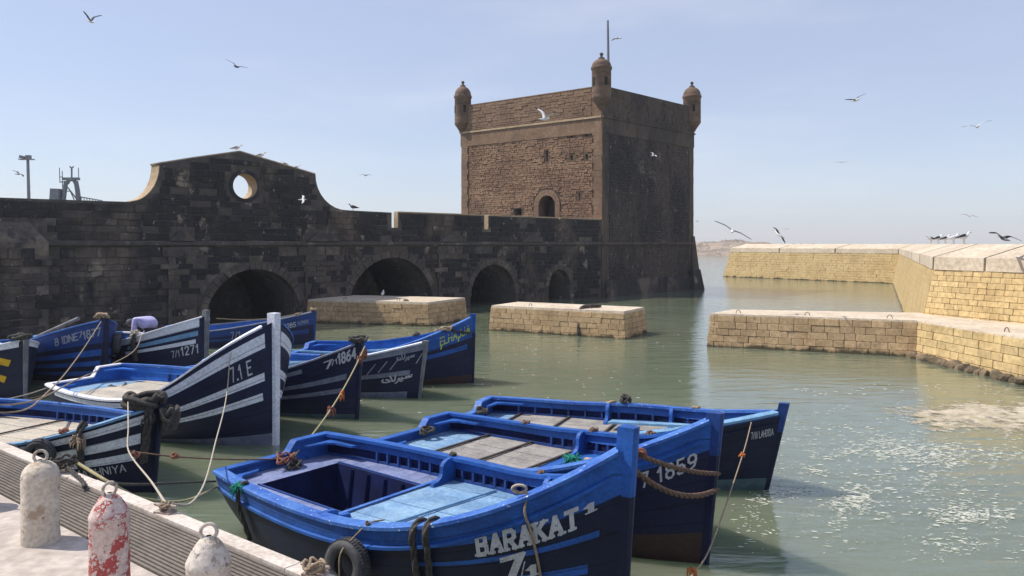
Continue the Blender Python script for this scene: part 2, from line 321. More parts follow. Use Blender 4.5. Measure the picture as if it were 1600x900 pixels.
# ================================================================== WATER
def water_material():
    m = bpy.data.materials.new('murky_harbour_water'); m.use_nodes = True
    nt = m.node_tree; N = nt.nodes; K = nt.links; bs = N['Principled BSDF']
    geo = N.new('ShaderNodeNewGeometry')
    def nz(sc, stretch, det, rg=0.55, rotz=0.0):
        mp = N.new('ShaderNodeMapping'); mp.inputs['Scale'].default_value = stretch; mp.inputs['Rotation'].default_value = (0, 0, rotz)
        K.new(geo.outputs['Position'], mp.inputs['Vector'])
        n = N.new('ShaderNodeTexNoise'); n.inputs['Scale'].default_value = sc; n.inputs['Detail'].default_value = det; n.inputs['Roughness'].default_value = rg
        n.inputs['Distortion'].default_value = 0.4
        K.new(mp.outputs[0], n.inputs['Vector']); return n.outputs['Fac']
    big = nz(0.16, (1, 1, 1), 4)
    cm = N.new('ShaderNodeMix'); cm.data_type = 'RGBA'
    cm.inputs[6].default_value = (0.132, 0.158, 0.102, 1); cm.inputs[7].default_value = (0.162, 0.190, 0.128, 1)
    mr = N.new('ShaderNodeMapRange'); mr.inputs['From Min'].default_value = 0.35; mr.inputs['From Max'].default_value = 0.65
    K.new(big, mr.inputs['Value']); K.new(mr.outputs[0], cm.inputs[0]); K.new(cm.outputs[2], bs.inputs['Base Color'])
    bs.inputs['Roughness'].default_value = 0.06
    bs.subsurface_method = 'BURLEY'; bs.inputs['Subsurface Weight'].default_value = 0.9; bs.inputs['Subsurface Radius'].default_value = (0.7, 1.0, 0.6); bs.inputs['Subsurface Scale'].default_value = 0.9
    bs.inputs['IOR'].default_value = 1.66
    bs.inputs['Specular IOR Level'].default_value = 0.5
    w1 = nz(1.5, (0.55, 1.5, 1), 3, 0.5, 0.12)
    w2 = nz(6.0, (0.6, 1.6, 1), 4, 0.6, -0.2)
    mv = N.new('ShaderNodeMath'); mv.operation = 'MULTIPLY_ADD'; mv.inputs[1].default_value = 0.16
    K.new(w2, mv.inputs[0]); K.new(w1, mv.inputs[2])
    b = N.new('ShaderNodeBump'); b.inputs['Strength'].default_value = 0.42; b.inputs['Distance'].default_value = 0.075
    K.new(mv.outputs[0], b.inputs['Height']); K.new(b.outputs[0], bs.inputs['Normal'])
    return m
M['water'] = water_material()
mb = MB(); S = 6000
mb.add([(-S, -200, 0), (S, -200, 0), (S, S, 0), (-S, S, 0)], [(0, 1, 2, 3)])
tag(mb.build('harbour_water', M['water']), kind='structure')
mb = MB(); mb.add([(-S, -200, -4), (S, -200, -4), (S, S, -4), (-S, S, -4)], [(0, 1, 2, 3)])
tag(mb.build('sea_bed', M['rock']), kind='structure')

# ------------------------------------------------------------------ far rocky islet
def islet():
    mb = MB(); nx, ny = 90, 26; rows = []
    for j in range(ny + 1):
        row = []
        for i in range(nx + 1):
            u = i / nx; w = j / ny
            x = 52 + 80 * u; y = 236 + 70 * w
            edge = min(1, u / 0.14) * min(1, (1 - u) / 0.1) * min(1, w / 0.3)
            n = noise.fractal(V((x * 0.05, y * 0.05, 2)), 0.9, 2.0, 6)
            n2 = noise.fractal(V((x * 0.3, y * 0.3, 7)), 0.8, 2.1, 4)
            z = (3.2 + 3.6 * max(0, 1 - abs(u - 0.36) / 0.5)) * edge ** 0.6 * (0.62 + 0.45 * n) + 0.55 * n2 * edge - 0.3
            row.append(V((x, y, z)))
        rows.append(row)
    mb.grid(rows, smooth=False)
    m = mk('islet_rock', (0.34, 0.27, 0.21), (0.20, 0.165, 0.135), 0.12, rough=0.95, bump=0.6, bscale=1.2, bdist=0.3, spots=[((0.12, 0.105, 0.09), 0.3, 0.56, 0.68), ((0.48, 0.40, 0.31), 0.5, 0.62, 0.70)])
    tag(mb.build('rocky_islet', m), kind='structure')
islet()

# ------------------------------------------------------------------ bricks
def brick_meshes(rough=1.0):
    out = []
    rs = random.Random(3)
    for k in range(9):
        bm = bmesh.new(); bmesh.ops.create_cube(bm, size=1)
        for v in bm.verts:
            v.co += V((rs.uniform(-.012, .012), rs.uniform(-.05, .05), rs.uniform(-.025, .025))) * rough
        bmesh.ops.bevel(bm, geom=list(bm.edges), offset=0.045 if rough < 2 else 0.085, segments=1, affect='EDGES', profile=0.5)
        me = bpy.data.meshes.new('brick'); bm.to_mesh(me); bm.free()
        out.append(me)
    return out
_BR = {}
def brick_set(key):
    if key not in _BR:
        s = []
        for me in brick_meshes(2.6 if key in ('dark_stone', 'mid_stone') else 0.6):
            me.materials.append(M[key]); s.append(me)
        _BR[key] = s
    return _BR[key]
RB = random.Random(11)
def lay(parent, bl, br, tr, tl, ch, lmin, lmax, key, depth=0.16, joint=0.010, name='brick', joined=None, proud=0.012, skip=None, rowvar=0.0):
    """lay courses over the quad bl,br,tr,tl; normal = along x up"""
    bl, br, tr, tl = V(bl), V(br), V(tr), V(tl)
    H = ((tl - bl).length + (tr - br).length) / 2
    n = max(1, round(H / ch)); hs = [1 + RB.uniform(-rowvar, rowvar) for _ in range(n)]
    tot = sum(hs); z = 0; cnt = 0
    for r in range(n):
        v0, v1 = z / tot, (z + hs[r]) / tot; z += hs[r]
        vm = (v0 + v1) / 2
        a = bl.lerp(tl, vm); b = br.lerp(tr, vm)
        ex = (b - a); Lr = ex.length; ex.normalize()
        up = (tl.lerp(tr, .5) - bl.lerp(br, .5)); up -= ex * up.dot(ex); hgt = up.length * (v1 - v0); up.normalize()
        nn = ex.cross(up)
        x = 0; first = True
        while x < Lr - 1e-3:
            l = RB.uniform(lmin, lmax)
            if first: l *= (0.55 if r % 2 else 1.0)
            first = False
            if Lr - (x + l) < lmin * 0.55: l = Lr - x
            c = a + ex * (x + l / 2)
            pr = RB.uniform(-proud, proud)
            c2 = c - nn * (depth / 2 - 0.02 - pr)
            x += l
            if skip and skip(c): continue
            sx, sy, sz = l - joint, depth, hgt - joint
            if joined is None:
                mw = Matrix(((ex.x * sx, nn.x * sy, up.x * sz, c2.x), (ex.y * sx, nn.y * sy, up.y * sz, c2.y), (ex.z * sx, nn.z * sy, up.z * sz, c2.z), (0, 0, 0, 1)))
                o = link(name, RB.choice(brick_set(key)), parent)
                o.matrix_world = mw if parent is None else parent.matrix_basis.inverted() @ mw
                cnt += 1
            else:
                ax, ay, az = ex * sx / 2, nn * sy / 2, up * sz / 2
                j = lambda: 1 + RB.uniform(-.07, .07)
                p = [c2 - ax * j() - ay - az, c2 + ax * j() - ay - az, c2 + ax * j() + ay - az * j(), c2 - ax * j() + ay - az * j(),
                     c2 - ax * j() - ay + az, c2 + ax * j() - ay + az, c2 + ax * j() + ay + az * j(), c2 - ax * j() + ay + az * j()]
                joined.hexa(p)
    return cnt
def solid(name, base, top, mat, parent, zb, zt, inset=0.03):
    """closed block between a bottom ring (x,y at zb) and top ring (x,y at zt)"""
    mb = MB(); n = len(base)
    a = [V((p[0], p[1], zb)) for p in base]; b = [V((p[0], p[1], zt)) for p in top]
    mb.add(a, [tuple(range(n))[::-1]]); mb.add(b, [tuple(range(n))])
    mb.add(a + b, [(i, (i + 1) % n, n + (i + 1) % n, n + i) for i in range(n)])
    return mb.build(name, mat, parent, recalc=True)
def ring_handle(parent, p, d, r=0.09, name='mooring_ring'):
    mb = MB(); d = V(d).normalized()
    mb.tube([V(p) + d * math.cos(a) * r * 0.8 + V((0, 0, 1)) * (math.sin(a) * r * 1.2) for a in [math.pi * k / 10 for k in range(11)]], 0.012, 6)
    mb.build(name, M['iron'], parent)

# ------------------------------------------------------------------ detached mooring blocks
def off_in(pts, d):
    """inset a convex ring of xy points by d"""
    c = V((sum(p[0] for p in pts) / len(pts), sum(p[1] for p in pts) / len(pts)))
    return [V(p[:2]) + (c - V(p[:2])).normalized() * d for p in pts]
def mooring_block(label, fl, fr, rr, ztop, key, batter=0.10):
    """fl, fr, rr: waterline corners front-left, front-right, rear-right"""
    fl, fr, rr = V(fl), V(fr), V(rr); rl = fl + (rr - fr)
    base = [fl, fr, rr, rl]
    c = sum(base, V((0, 0))) / 4
    top = [p + (c - p).normalized() * batter for p in base]
    t = empty('mooring_block', (c.x, c.y, 0), label, 'mooring block', 'stone mooring blocks by the bridge')
    loc = lambda ring: [p - c for p in ring]
    inn = 0.035
    ext = [p + (p - c).normalized() * batter * 0.6 for p in base]
    solid('core', loc(off_in(ext, inn)), loc(off_in(top, inn)), M['mortar'], t, -0.6, ztop - 0.10)
    for i in range(4):
        if i == 2: continue
        a, b = base[i], base[(i + 1) % 4]; ta, tb = top[i], top[(i + 1) % 4]
        ea, eb = a + (a - ta) * 0.3, b + (b - tb) * 0.3
        lay(t, (ea.x, ea.y, -0.3), (eb.x, eb.y, -0.3), (tb.x, tb.y, ztop - 0.09), (ta.x, ta.y, ztop - 0.09), 0.205, 0.32, 0.54, key)
    solid('cap_slab', loc(off_in(top, -0.01)), loc(off_in(top, 0.02)), M['coping'], t, ztop - 0.09, ztop)
    d = (fr - fl).normalized(); nb = V((-d.y, d.x)); W = (fr - fl).length
    for u in (0.28, 0.72):
        p = fl + d * W * u + nb * 0.5 - c
        ring_handle(t, (p.x, p.y, ztop - 0.005), (d.x, d.y, 0))
    return t
blkA = mooring_block('sandstone mooring block partly shaded against the dark bridge', G(478, 503).xy, G(671, 510).xy, G(730, 499).xy, 1.04, 'brick_brown')
blkB = mooring_block('free standing sandstone mooring block with a rope draped down its front', G(764, 516).xy, G(978, 530).xy, G(1011, 520).xy, 1.04, 'brick_brown')

# ------------------------------------------------------------------ low jetty on the right
def jetty():
    zt = 1.15
    a = G(1105, 541).xy; b = G(1432, 558).xy; c = G(1600, 598).xy
    d2 = (c - b).normalized(); c2 = b + d2 * 9.0
    bl_top = G(1143, 483.5, zt).xy; back = G(1432, 490, zt).xy; far = G(1600, 507, zt).xy
    d3 = (far - back).normalized(); far2 = back + d3 * 9.5
    tin = 0.12
    ta = a + V((0.13, 0.08)); tb = b + V((0.10, 0.12)); tc = c2 + V((0.14, 0))
    t = empty('stone_jetty', (b.x, b.y, 0), 'long low sandstone jetty with pale top running below the sea wall', 'jetty')
    o = b
    mo = lambda ring: [V(p) - o for p in ring]
    ring_b = [a, b, c2, far2 + d3, back + V((0.3, 0.4)), bl_top + V((-0.25, 0.2))]
    ring_t = [ta, tb, tc, far2 + d3, back + V((0.3, 0.4)), bl_top]
    cen = V((13.6, 25.5))
    def sh(r, k=0.045):
        # inset the outward faces only a little
        out = []
        for i, p in enumerate(r):
            p0, p1 = r[i - 1], r[(i + 1) % len(r)]
            e0 = (p - p0).normalized(); e1 = (p1 - p).normalized()
            n0 = V((-e0.y, e0.x)); n1 = V((-e1.y, e1.x)); nn = (n0 + n1); nn.normalize()
            out.append(p + nn * k)
        return out
    solid('core', mo(sh(ring_b)), mo(sh(ring_t)), M['mortar'], t, -0.6, zt - 0.06)
    def face(p, q, tp, tq, ch, l0, l1, key):
        ep, eq = p + (p - tp) * 0.25, q + (q - tq) * 0.25
        return lay(t, (ep.x, ep.y, -0.28), (eq.x, eq.y, -0.28), (tq.x, tq.y, zt - 0.055), (tp.x, tp.y, zt - 0.055), ch, l0, l1, key)
    face(a, b, ta, tb, 0.225, 0.32, 0.66, 'brick_brown')  # browner bricks put this front's shade into the colour
    face(b, c2, tb, tc, 0.235, 0.30, 0.62, 'brick')
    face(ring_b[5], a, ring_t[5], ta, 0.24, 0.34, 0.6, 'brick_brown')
    solid('paved_top', mo(ring_t), mo(sh(ring_t, 0.012)), M['coping'], t, zt - 0.055, zt)
    dd = (tb - ta).normalized(); nb = V((-dd.y, dd.x))
    for u in (0.14, 0.49, 0.88):
        p = ta.lerp(tb, u) + nb * 0.42 - o
        ring_handle(t, (p.x, p.y, zt - 0.005), (dd.x, dd.y, 0), 0.10)
    p = tb + d2 * 3.2 + V((0.5, 0)) - o
    ring_handle(t, (p.x, p.y, zt - 0.005), (d2.x, d2.y, 0), 0.11)
    # rock toe along the right hand foot
    rs = random.Random(5)
    for k in range(26):
        u = k * 0.27 + rs.uniform(-.05, .05)
        p = b + d2 * (u + 0.15) + V((-0.12 - rs.uniform(0, 0.14), 0))
        w = rs.uniform(0.15, 0.26)
        bm = bmesh.new(); bmesh.ops.create_icosphere(bm, subdivisions=2, radius=1)
        sd_ = rs.uniform(0, 90)
        for v in bm.verts:
            f = 1 + 0.35 * noise.noise(v.co * 1.3 + V((sd_, 0, 0)))
            v.co = V((v.co.x * w * 0.9 * f, v.co.y * w * 0.8 * f, v.co.z * 0.15 * f))
        me = bpy.data.meshes.new('rock'); bm.to_mesh(me); bm.free(); me.materials.append(M['rock'])
        link('rock', me, t, Matrix.Translation((p.x - o.x, p.y - o.y, rs.uniform(0.0, 0.07))))
    return t
jetty()

# ------------------------------------------------------------------ battered sea wall on the right
def sea_wall():
    P0 = G(1130, 432).xy; P1 = G(1395, 443).xy
    zt, zc, zr = 2.70, 3.14, 3.59
    K2 = G(1432, 490, 1.15).xy; K3 = G(1600, 507, 1.15).xy
    d23 = (K3 - K2).normalized(); K3 = K2 + d23 * 10
    t = empty('sea_wall', (P1.x, P1.y, 0), 'high battered yellow stone sea wall with wide pale sloping coping', 'sea wall')
    o = V((P1.x, P1.y))
    # outward batter: water line ring, brick top ring (inland), coping ring
    base = [P0, P1, K2 + (K2 - P1).normalized() * 0.2, K3]
    def inland(ring, k):
        out = []
        n = len(ring)
        for i, p in enumerate(ring):
            ns = []
            if i > 0: e = (p - ring[i - 1]).normalized(); ns.append(V((-e.y, e.x)))
            if i < n - 1: e = (ring[i + 1] - p).normalized(); ns.append(V((-e.y, e.x)))
            if len(ns) == 1: out.append(p + ns[0] * k)
            else:
                b = (ns[0] + ns[1]).normalized(); out.append(p + b * (k / max(0.45, b.dot(ns[0]))))
        return out
    def ext0(ring, k):     # slope the free end at the far left too
        r = list(ring); e = (r[1] - r[0]).normalized(); r[0] = r[0] + e * k; return r
    topr = ext0(inland(base, 0.55), 0.55)
    A = [V((p.x - o.x, p.y - o.y, -0.6)) for p in inland(base, -0.12 + 0.03)]
    B = [V((p.x - o.x, p.y - o.y, zt)) for p in ext0(inland(base, 0.58), 0.55)]
    inn = [V((p.x - o.x, p.y - o.y, 0)) for p in ext0(inland(base, 4.2), 0.6)]
    mb = MB()
    rows = [A, B, [V((p.x, p.y, zt)) for p in inn], [V((p.x, p.y, -0.6)) for p in inn]]
    mb.grid(rows, smooth=False)
    mb.add([r[0] for r in rows], [(0, 1, 2, 3)]); mb.add([r[-1] for r in rows], [(3, 2, 1, 0)])
    mb.build('core', M['mortar'], t, recalc=True)
    # bricks: far wall and flank are too far to pick apart, one joined part each
    def q(i, j, z0, zb_ring, z1, zt_ring):
        return [(zb_ring[i].x, zb_ring[i].y, z0), (zb_ring[j].x, zb_ring[j].y, z0), (zt_ring[j].x, zt_ring[j].y, z1), (zt_ring[i].x, zt_ring[i].y, z1)]
    loc = Matrix.Translation((-o.x, -o.y, 0))
    for i, (l0, l1, ch) in enumerate(((0.45, 0.85, 0.26), (0.5, 0.9, 0.27))):
        j = MB(); lay(None, *q(i, i + 1, 0.0, base, zt, topr), ch, l0, l1, 'brick', joined=j, depth=0.14, proud=(0.015, 0.003)[i], joint=(0.012, 0.006)[i])
        j.v = [v - V((o.x, o.y, 0)) for v in j.v]
        tag(j.build('brickwork', M['brick'], t), kind='stuff')
    # end return of the far wall
    e0 = inland(base, 4.0)[0]; e1 = ext0(inland(base, 4.0), 0.55)[0]
    j = MB(); lay(None, (e0.x, e0.y, 0), (base[0].x, base[0].y, 0), (topr[0].x, topr[0].y, zt), (e1.x, e1.y, zt), 0.26, 0.45, 0.85, 'brick', joined=j, depth=0.14)
    j.v = [v - V((o.x, o.y, 0)) for v in j.v]
    tag(j.build('brickwork', M['brick'], t), kind='stuff')
    lay(t, *q(2, 3, 1.0, [p + (q_ - p) * (1.0 / zt) for p, q_ in zip(base, topr)], zt, topr), 0.185, 0.28, 0.42, 'brick')
    # coping slabs: front face + slope up to the ridge, cut into lengths
    f0 = ext0(inland(base, 0.50), 0.48); f1 = ext0(inland(base, 0.52), 0.52); r1 = ext0(inland(base, 1.9), 1.5); r2 = ext0(inland(base, 2.6), 1.5)
    for i in range(3):
        n = (3, 5, 5)[i]
        for k in range(n):
            g = 0.0014
            u0, u1 = k / n + g * 3, (k + 1) / n - g * 3
            def sec(u):
                return [V((p.x - o.x, p.y - o.y, z)) for p, z in ((f0[i].lerp(f0[i + 1], u), zt + 0.003), (f1[i].lerp(f1[i + 1], u), zc), (r1[i].lerp(r1[i + 1], u), zr), (r2[i].lerp(r2[i + 1], u), zr - 0.02), (r2[i].lerp(r2[i + 1], u), zt + 0.003))]
            mb = MB(); a, b = sec(u0), sec(u1)
            mb.grid([a, b], smooth=False, close=True); mb.add(a, [(0, 1, 2, 3, 4)]); mb.add(b, [(4, 3, 2, 1, 0)])
            mb.build('coping_slab', M['coping'], t, recalc=True)
    return t
sea_wall()

# ================================================================== BRIDGE WALL AND TOWER
CX, CY = 6.07, 52.0
q7 = math.sqrt(0.5)
def W(s, z, off=0.0):
    """bridge front: s metres leftwards from the tower corner, off metres towards the harbour"""
    return V((CX - s * q7 + off * q7, CY - s * q7 - off * q7, z))
def wY(px): return 45.93 / (1 - (px - 800) / F)
def wS(px): return (CY - wY(px)) / q7
def wZ(px, py): return EYE + (HY - py) / F * wY(px)
ARCH = []     # (s centre, half width, spring z, rise)
for x0, x1, top in ((320, 470, 420), (543, 677, 402), (735, 805, 413), (857, 890, 421)):
    s0, s1 = wS(x1), wS(x0); zt = wZ((x0 + x1) / 2, top); hw = (s1 - s0) / 2
    ARCH.append(((s0 + s1) / 2, hw, max(0.15, zt - hw), min(hw, zt - 0.15)))
def arch_pts(a, n=18, grow=0.0):
    c, hw, zs, rise = a; hw += grow; rise += grow
    return [(c - hw * math.cos(math.pi * k / n), zs + rise * math.sin(math.pi * k / n)) for k in range(n + 1)]
def in_arch(s, z, grow=0.0):
    for c, hw, zs, rise in ARCH:
        h, r = hw + grow, rise + grow
        if abs(s - c) < h and (z < zs or ((s - c) / h) ** 2 + ((z - zs) / r) ** 2 < 1): return True
    return False
ZW, ZP = 4.44, 5.22       # walkway level, parapet top
bridge = empty('stone_bridge', W(20, 0), 'dark weathered stone bridge with four arches and a curved gable pierced by a round hole', 'bridge')
bo = V(bridge.location)
def Bf(s, z, off): return W(s, z, off) - bo
SE = 47.0
lp = [(0.02, -0.8), (0.02, ZW)]
lp = [(SE, ZW), (0.02, ZW), (0.02, -0.8)]
for a in sorted(ARCH):
    pts = arch_pts(a)
    lp += [(pts[0][0], -0.8)] + pts + [(pts[-1][0], -0.8)]
lp += [(SE, -0.8)]
me = outline_mesh('wall', [lp], 5.0, Bf, M['dark_core']); link('wall', me, bridge)
mb = MB(); mb.hexa([Bf(SE, -0.8, -5.4), Bf(0, -0.8, -5.4), Bf(0, -0.8, -4.97), Bf(SE, -0.8, -4.97), Bf(SE, ZW - .1, -5.4), Bf(0, ZW - .1, -5.4), Bf(0, ZW - .1, -4.97), Bf(SE, ZW - .1, -4.97)])
mb.build('rear_wall', M['dark_core'], bridge, recalc=True)
# parapet + gable outline (photograph silhouette measured on the wall plane)
def sz(px, py): return (wS(px), wZ(px, py))
gab = []
gab += [sz(205, 315.5)]
for k in range(1, 9):                     # left concave sweep
    a = math.pi / 2 * k / 8
    gab.append(sz(205 + 45 * math.sin(a) ** 1.0, 258 + 57 * math.cos(a) ** 1.0 if True else 0))
gab += [sz(247, 256), sz(300, 247.5), sz(375, 237), sz(430, 253.5), sz(493, 272.5)]
for k in range(1, 9):
    a = math.pi / 2 * k / 8
    gab.append(sz(493 + 50 * (1 - math.cos(a)), 272.5 + 56 * math.sin(a)))
c_s, c_z = sz(383, 291); rx = abs(wS(383) - wS(397)); rz = abs(wZ(383, 291) - wZ(383, 270.5))
ocu = [(c_s + 0.60 * math.cos(2 * math.pi * k / 32), c_z + 0.58 * math.sin(2 * math.pi * k / 32)) for k in range(32)]
PARA = [(wS(612), SE), (wS(757), wS(622)), (wS(873), wS(763)), (0.0, wS(875.5))]
out0 = [(SE, ZW + 0.003), (SE, ZP)] + gab + [(wS(612), ZP), (wS(612), ZW + 0.003)]
PTH = 0.85
link('gable', outline_mesh('gable', [out0, ocu], PTH, Bf, M['dark_core']), bridge)
PTH2 = PTH; PTH = 0.30
for s0, s1 in PARA[1:]:
    mb = MB(); s0 += 0.01
    mb.hexa([Bf(s1, ZW + .003, 0), Bf(s0, ZW + .003, 0), Bf(s0, ZW + .003, -PTH), Bf(s1, ZW + .003, -PTH), Bf(s1, ZP, 0), Bf(s0, ZP, 0), Bf(s0, ZP, -PTH), Bf(s1, ZP, -PTH)])
    mb.build('parapet', M['dark_core'], bridge, recalc=True)
    mb = MB()
    mb.hexa([Bf(s1, ZP + .002, 0.03), Bf(s0, ZP + .002, 0.03), Bf(s0, ZP + .002, -PTH - .03), Bf(s1, ZP + .002, -PTH - .03), Bf(s1, ZP + .07, 0.03), Bf(s0, ZP + .07, 0.03), Bf(s0, ZP + .07, -PTH - .03), Bf(s1, ZP + .07, -PTH - .03)])
    mb.build('parapet_cap', M['pale_sunlit_stone'], bridge, recalc=True)
    mb = MB()          # end stones of each opening, sunlight put into their pale colour
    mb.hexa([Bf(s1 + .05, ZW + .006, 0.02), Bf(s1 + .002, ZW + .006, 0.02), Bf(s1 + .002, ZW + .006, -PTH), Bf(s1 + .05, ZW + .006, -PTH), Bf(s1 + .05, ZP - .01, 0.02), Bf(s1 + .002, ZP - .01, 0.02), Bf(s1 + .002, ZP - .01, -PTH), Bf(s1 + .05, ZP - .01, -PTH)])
    mb.build('jamb_stone', M['pale_sunlit_stone'], bridge, recalc=True)
PTH = PTH2
# top dressing of the gable: left sweep and rake, their sunlight put into the pale colour
for i in range(len(gab) - 1):
    (s0, z0), (s1, z1) = gab[i], gab[i + 1]
    if i > 12: break
    mb = MB()
    d = V((s1 - s0, z1 - z0)); nrm = V((d.y, -d.x)).normalized()
    if nrm.y < 0: nrm = -nrm
    h = 0.05 if i > 8 else 0.03
    up = nrm * h
    if i == 8: continue
    a0, a1 = (s0, z0), (s1, z1)
    mb.hexa([Bf(a0[0], a0[1] + .004, -.015), Bf(a1[0], a1[1] + .004, -.015), Bf(a1[0], a1[1] + .004, -PTH - .02), Bf(a0[0], a0[1] + .004, -PTH - .02),
             Bf(a0[0] + up.x, a0[1] + up.y + .004, -.015), Bf(a1[0] + up.x, a1[1] + up.y + .004, -.015), Bf(a1[0] + up.x, a1[1] + up.y + .004, -PTH - .02), Bf(a0[0] + up.x, a0[1] + up.y + .004, -PTH - .02)])
    mb.build('sunlit_coping', M['pale_sunlit_stone'], bridge, recalc=True)
# rim of the round hole
mb = MB(); k = 32; rows = []
for off in (0.03, -PTH - 0.02):
    pass
ring = []
for (ra, off) in ((0.575, -PTH - .01), (0.575, 0.045), (0.74, 0.045), (0.74, -0.02)):
    ring.append([Bf(c_s + ra * math.cos(2 * math.pi * j / k), c_z + ra * 0.97 * math.sin(2 * math.pi * j / k), off) for j in range(k)])
mb.grid(ring, smooth=False, close=True); mb.build('oculus_rim', M['dark_stone'], bridge, recalc=True)
mb = MB(); mb.grid([[p for p in [Bf(c_s + 0.572 * math.cos(2 * math.pi * j / k), c_z + 0.572 * 0.97 * math.sin(2 * math.pi * j / k), off) for j in range(k)]] for off in (-PTH - .012, 0.0)], smooth=True, close=True)
mb.build('oculus_lining', M['pale_sunlit_stone'], bridge)  # sunlit reveal of the hole put into the pale lining
# string course
mb = MB(); prof = [(-0.11, 0.0), (-0.11, 0.05), (-0.04, 0.14), (0.06, 0.14), (0.12, 0.05), (0.12, 0.0)]
mb.grid([[Bf(s, EYE + z, o) for z, o in prof] for s in (0.03, SE)], smooth=False)
mb.add([Bf(0.03, EYE + z, o) for z, o in prof], [tuple(range(6))])
mb.build('string_course', M['dark_core'], bridge, recalc=True)
# buttresses with sloped caps
BUT = [(-40, 72, 0.34), (262, 306, 0.20), (476, 530, 0.22), (684, 728, 0.22), (812, 848, 0.20)]
for i, (x0, x1, pr) in enumerate(BUT):
    s0, s1 = wS(x1), wS(x0)
    mb = MB(); zc = EYE - 0.12 if i else EYE + 0.05
    if i == 0:
        mb.hexa([Bf(s1, -.8, pr), Bf(s0, -.8, pr), Bf(s0, -.8, 0.01), Bf(s1, -.8, 0.01), Bf(s1, zc, pr), Bf(s0, zc, pr), Bf(s0, zc, 0.01), Bf(s1, zc, 0.01)])
        mb.hexa([Bf(s1, zc + .003, pr), Bf(s0, zc + .003, pr), Bf(s0, zc + .003, .01), Bf(s1, zc + .003, .01), Bf(s1, zc + .75, .06), Bf(s0 + .55, zc + .75, .06), Bf(s0 + .55, zc + .75, .01), Bf(s1, zc + .75, .01)])
    else:
        sm = (s0 + s1) / 2; w = (s1 - s0) / 2
        mb.hexa([Bf(s1, -.8, 0.10), Bf(s0, -.8, 0.10), Bf(s0, -.8, 0.01), Bf(s1, -.8, 0.01), Bf(s1, zc, 0.10), Bf(s0, zc, .10), Bf(s0, zc, 0.01), Bf(s1, zc, 0.01)])
        zc = EYE + 0.125
        mb.hexa([Bf(sm + w * .95, zc, pr * .7), Bf(sm - w * .95, zc, pr * .7), Bf(sm - w * .95, zc, 0.01), Bf(sm + w * .95, zc, 0.01), Bf(sm + w * .25, zc + .42, .07), Bf(sm - w * .25, zc + .42, .07), Bf(sm - w * .25, zc + .42, .01), Bf(sm + w * .25, zc + .42, .01)])
    mb.build('buttress', M['mid_stone'], bridge, recalc=True)
# arch rings: one voussoir each
for a in ARCH:
    c, hw, zs, rise = a
    n = max(9, int(math.pi * (hw + rise) / 2 / 0.27))
    for k in range(n):
        a0, a1 = math.pi * (k + .04) / n, math.pi * (k + .96) / n
        dr = 0.33 + 0.03 * math.sin(k * 7.3)
        p2 = [(c - (hw + r) * math.cos(t), zs + (rise + r) * math.sin(t)) for r, t in ((-.012, a0), (-.012, a1), (dr, a1), (dr, a0))]
        mb = MB(); o1 = 0.055 + 0.02 * math.sin(k * 3.1)
        mb.hexa([Bf(s, z, -0.4) for s, z in p2] + [Bf(s, z, o1) for s, z in p2])
        mb.build('voussoir', M['mid_stone'], bridge, recalc=True)
    # jamb stones below the springing
# wall stones
gy = [(p[0], p[1]) for p in gab]
def top_at(s):
    if s <= wS(612): 
        for s0, s1 in PARA[1:]:
            if s0 <= s <= s1: return ZP
        return ZW
    best = ZP
    for i in range(len(gy) - 1):
        (s0, z0), (s1, z1) = gy[i], gy[i + 1]
        if min(s0, s1) <= s <= max(s0, s1) and abs(s1 - s0) > 1e-4:
            best = max(best if best != ZP else -9, z0 + (z1 - z0) * (s - s0) / (s1 - s0)) if True else best
    return best
def ok_pt(s, z):
    if s < 0.15 or z > top_at(s) - 0.04: return False
    if in_arch(s, z, 0.30): return False
    if ((s - c_s) / 0.76) ** 2 + ((z - c_z) / 0.76) ** 2 < 1: return False
    if abs(z - EYE) < 0.13: return False
    for i, (x0, x1, pr) in enumerate(BUT):
        s0, s1 = wS(x1) - 0.02, wS(x0) + .02
        if (abs(s - s0) < .04 or abs(s - s1) < .04) and z < EYE: return False
        if s0 < s < s1 and ((i == 0 and EYE < z < EYE + .8) or (i and EYE < z < EYE + 0.5 and abs(s - (s0 + s1) / 2) < (s1 - s0) / 2 * (1 - (z - EYE) / .7))): return False
    return True
stones = []; rs = random.Random(21); z = 0.02
while z < 8.2:
    h = rs.uniform(0.22, 0.36)
    if z < EYE - .13 < z + h + .12: h = EYE - 0.14 - z
    if abs(z - (EYE - .14)) < .02: z = EYE + 0.135; continue
    s = rs.uniform(-0.3, 0)
    while s < 42:
        l = rs.uniform(0.38, 0.95)
        pts = [(s, z), (s + l, z), (s, z + h), (s + l, z + h), (s + l / 2, z + h / 2), (s + l / 2, z), (s + l / 2, z + h)]
        okk = [ok_pt(*p) for p in pts]
        if rs.random() < .05: s += l; continue
        if all(okk): stones.append((s, z, l, h))
        elif sum(okk) >= 3:
            # keep the half that fits
            for (sa, sb) in ((s, s + l * .5), (s + l * .5, s + l)):
                if all(ok_pt(*p) for p in ((sa, z), (sb, z), (sa, z + h), (sb, z + h))): stones.append((sa, z, sb - sa, h))
        s += l
    z += h
def stone_px(st):
    p = W(st[0] + st[2] / 2, st[1] + st[3] / 2)
    px = p.x / p.y * F + 800
    return (st[2] * st[3] / p.y ** 2) * (1 if -20 < px < 1000 else 0)
stones.sort(key=stone_px, reverse=True)
ex, up, nn = V((-q7, -q7, 0)), V((0, 0, 1)), V((q7, -q7, 0))
JJ = MB()
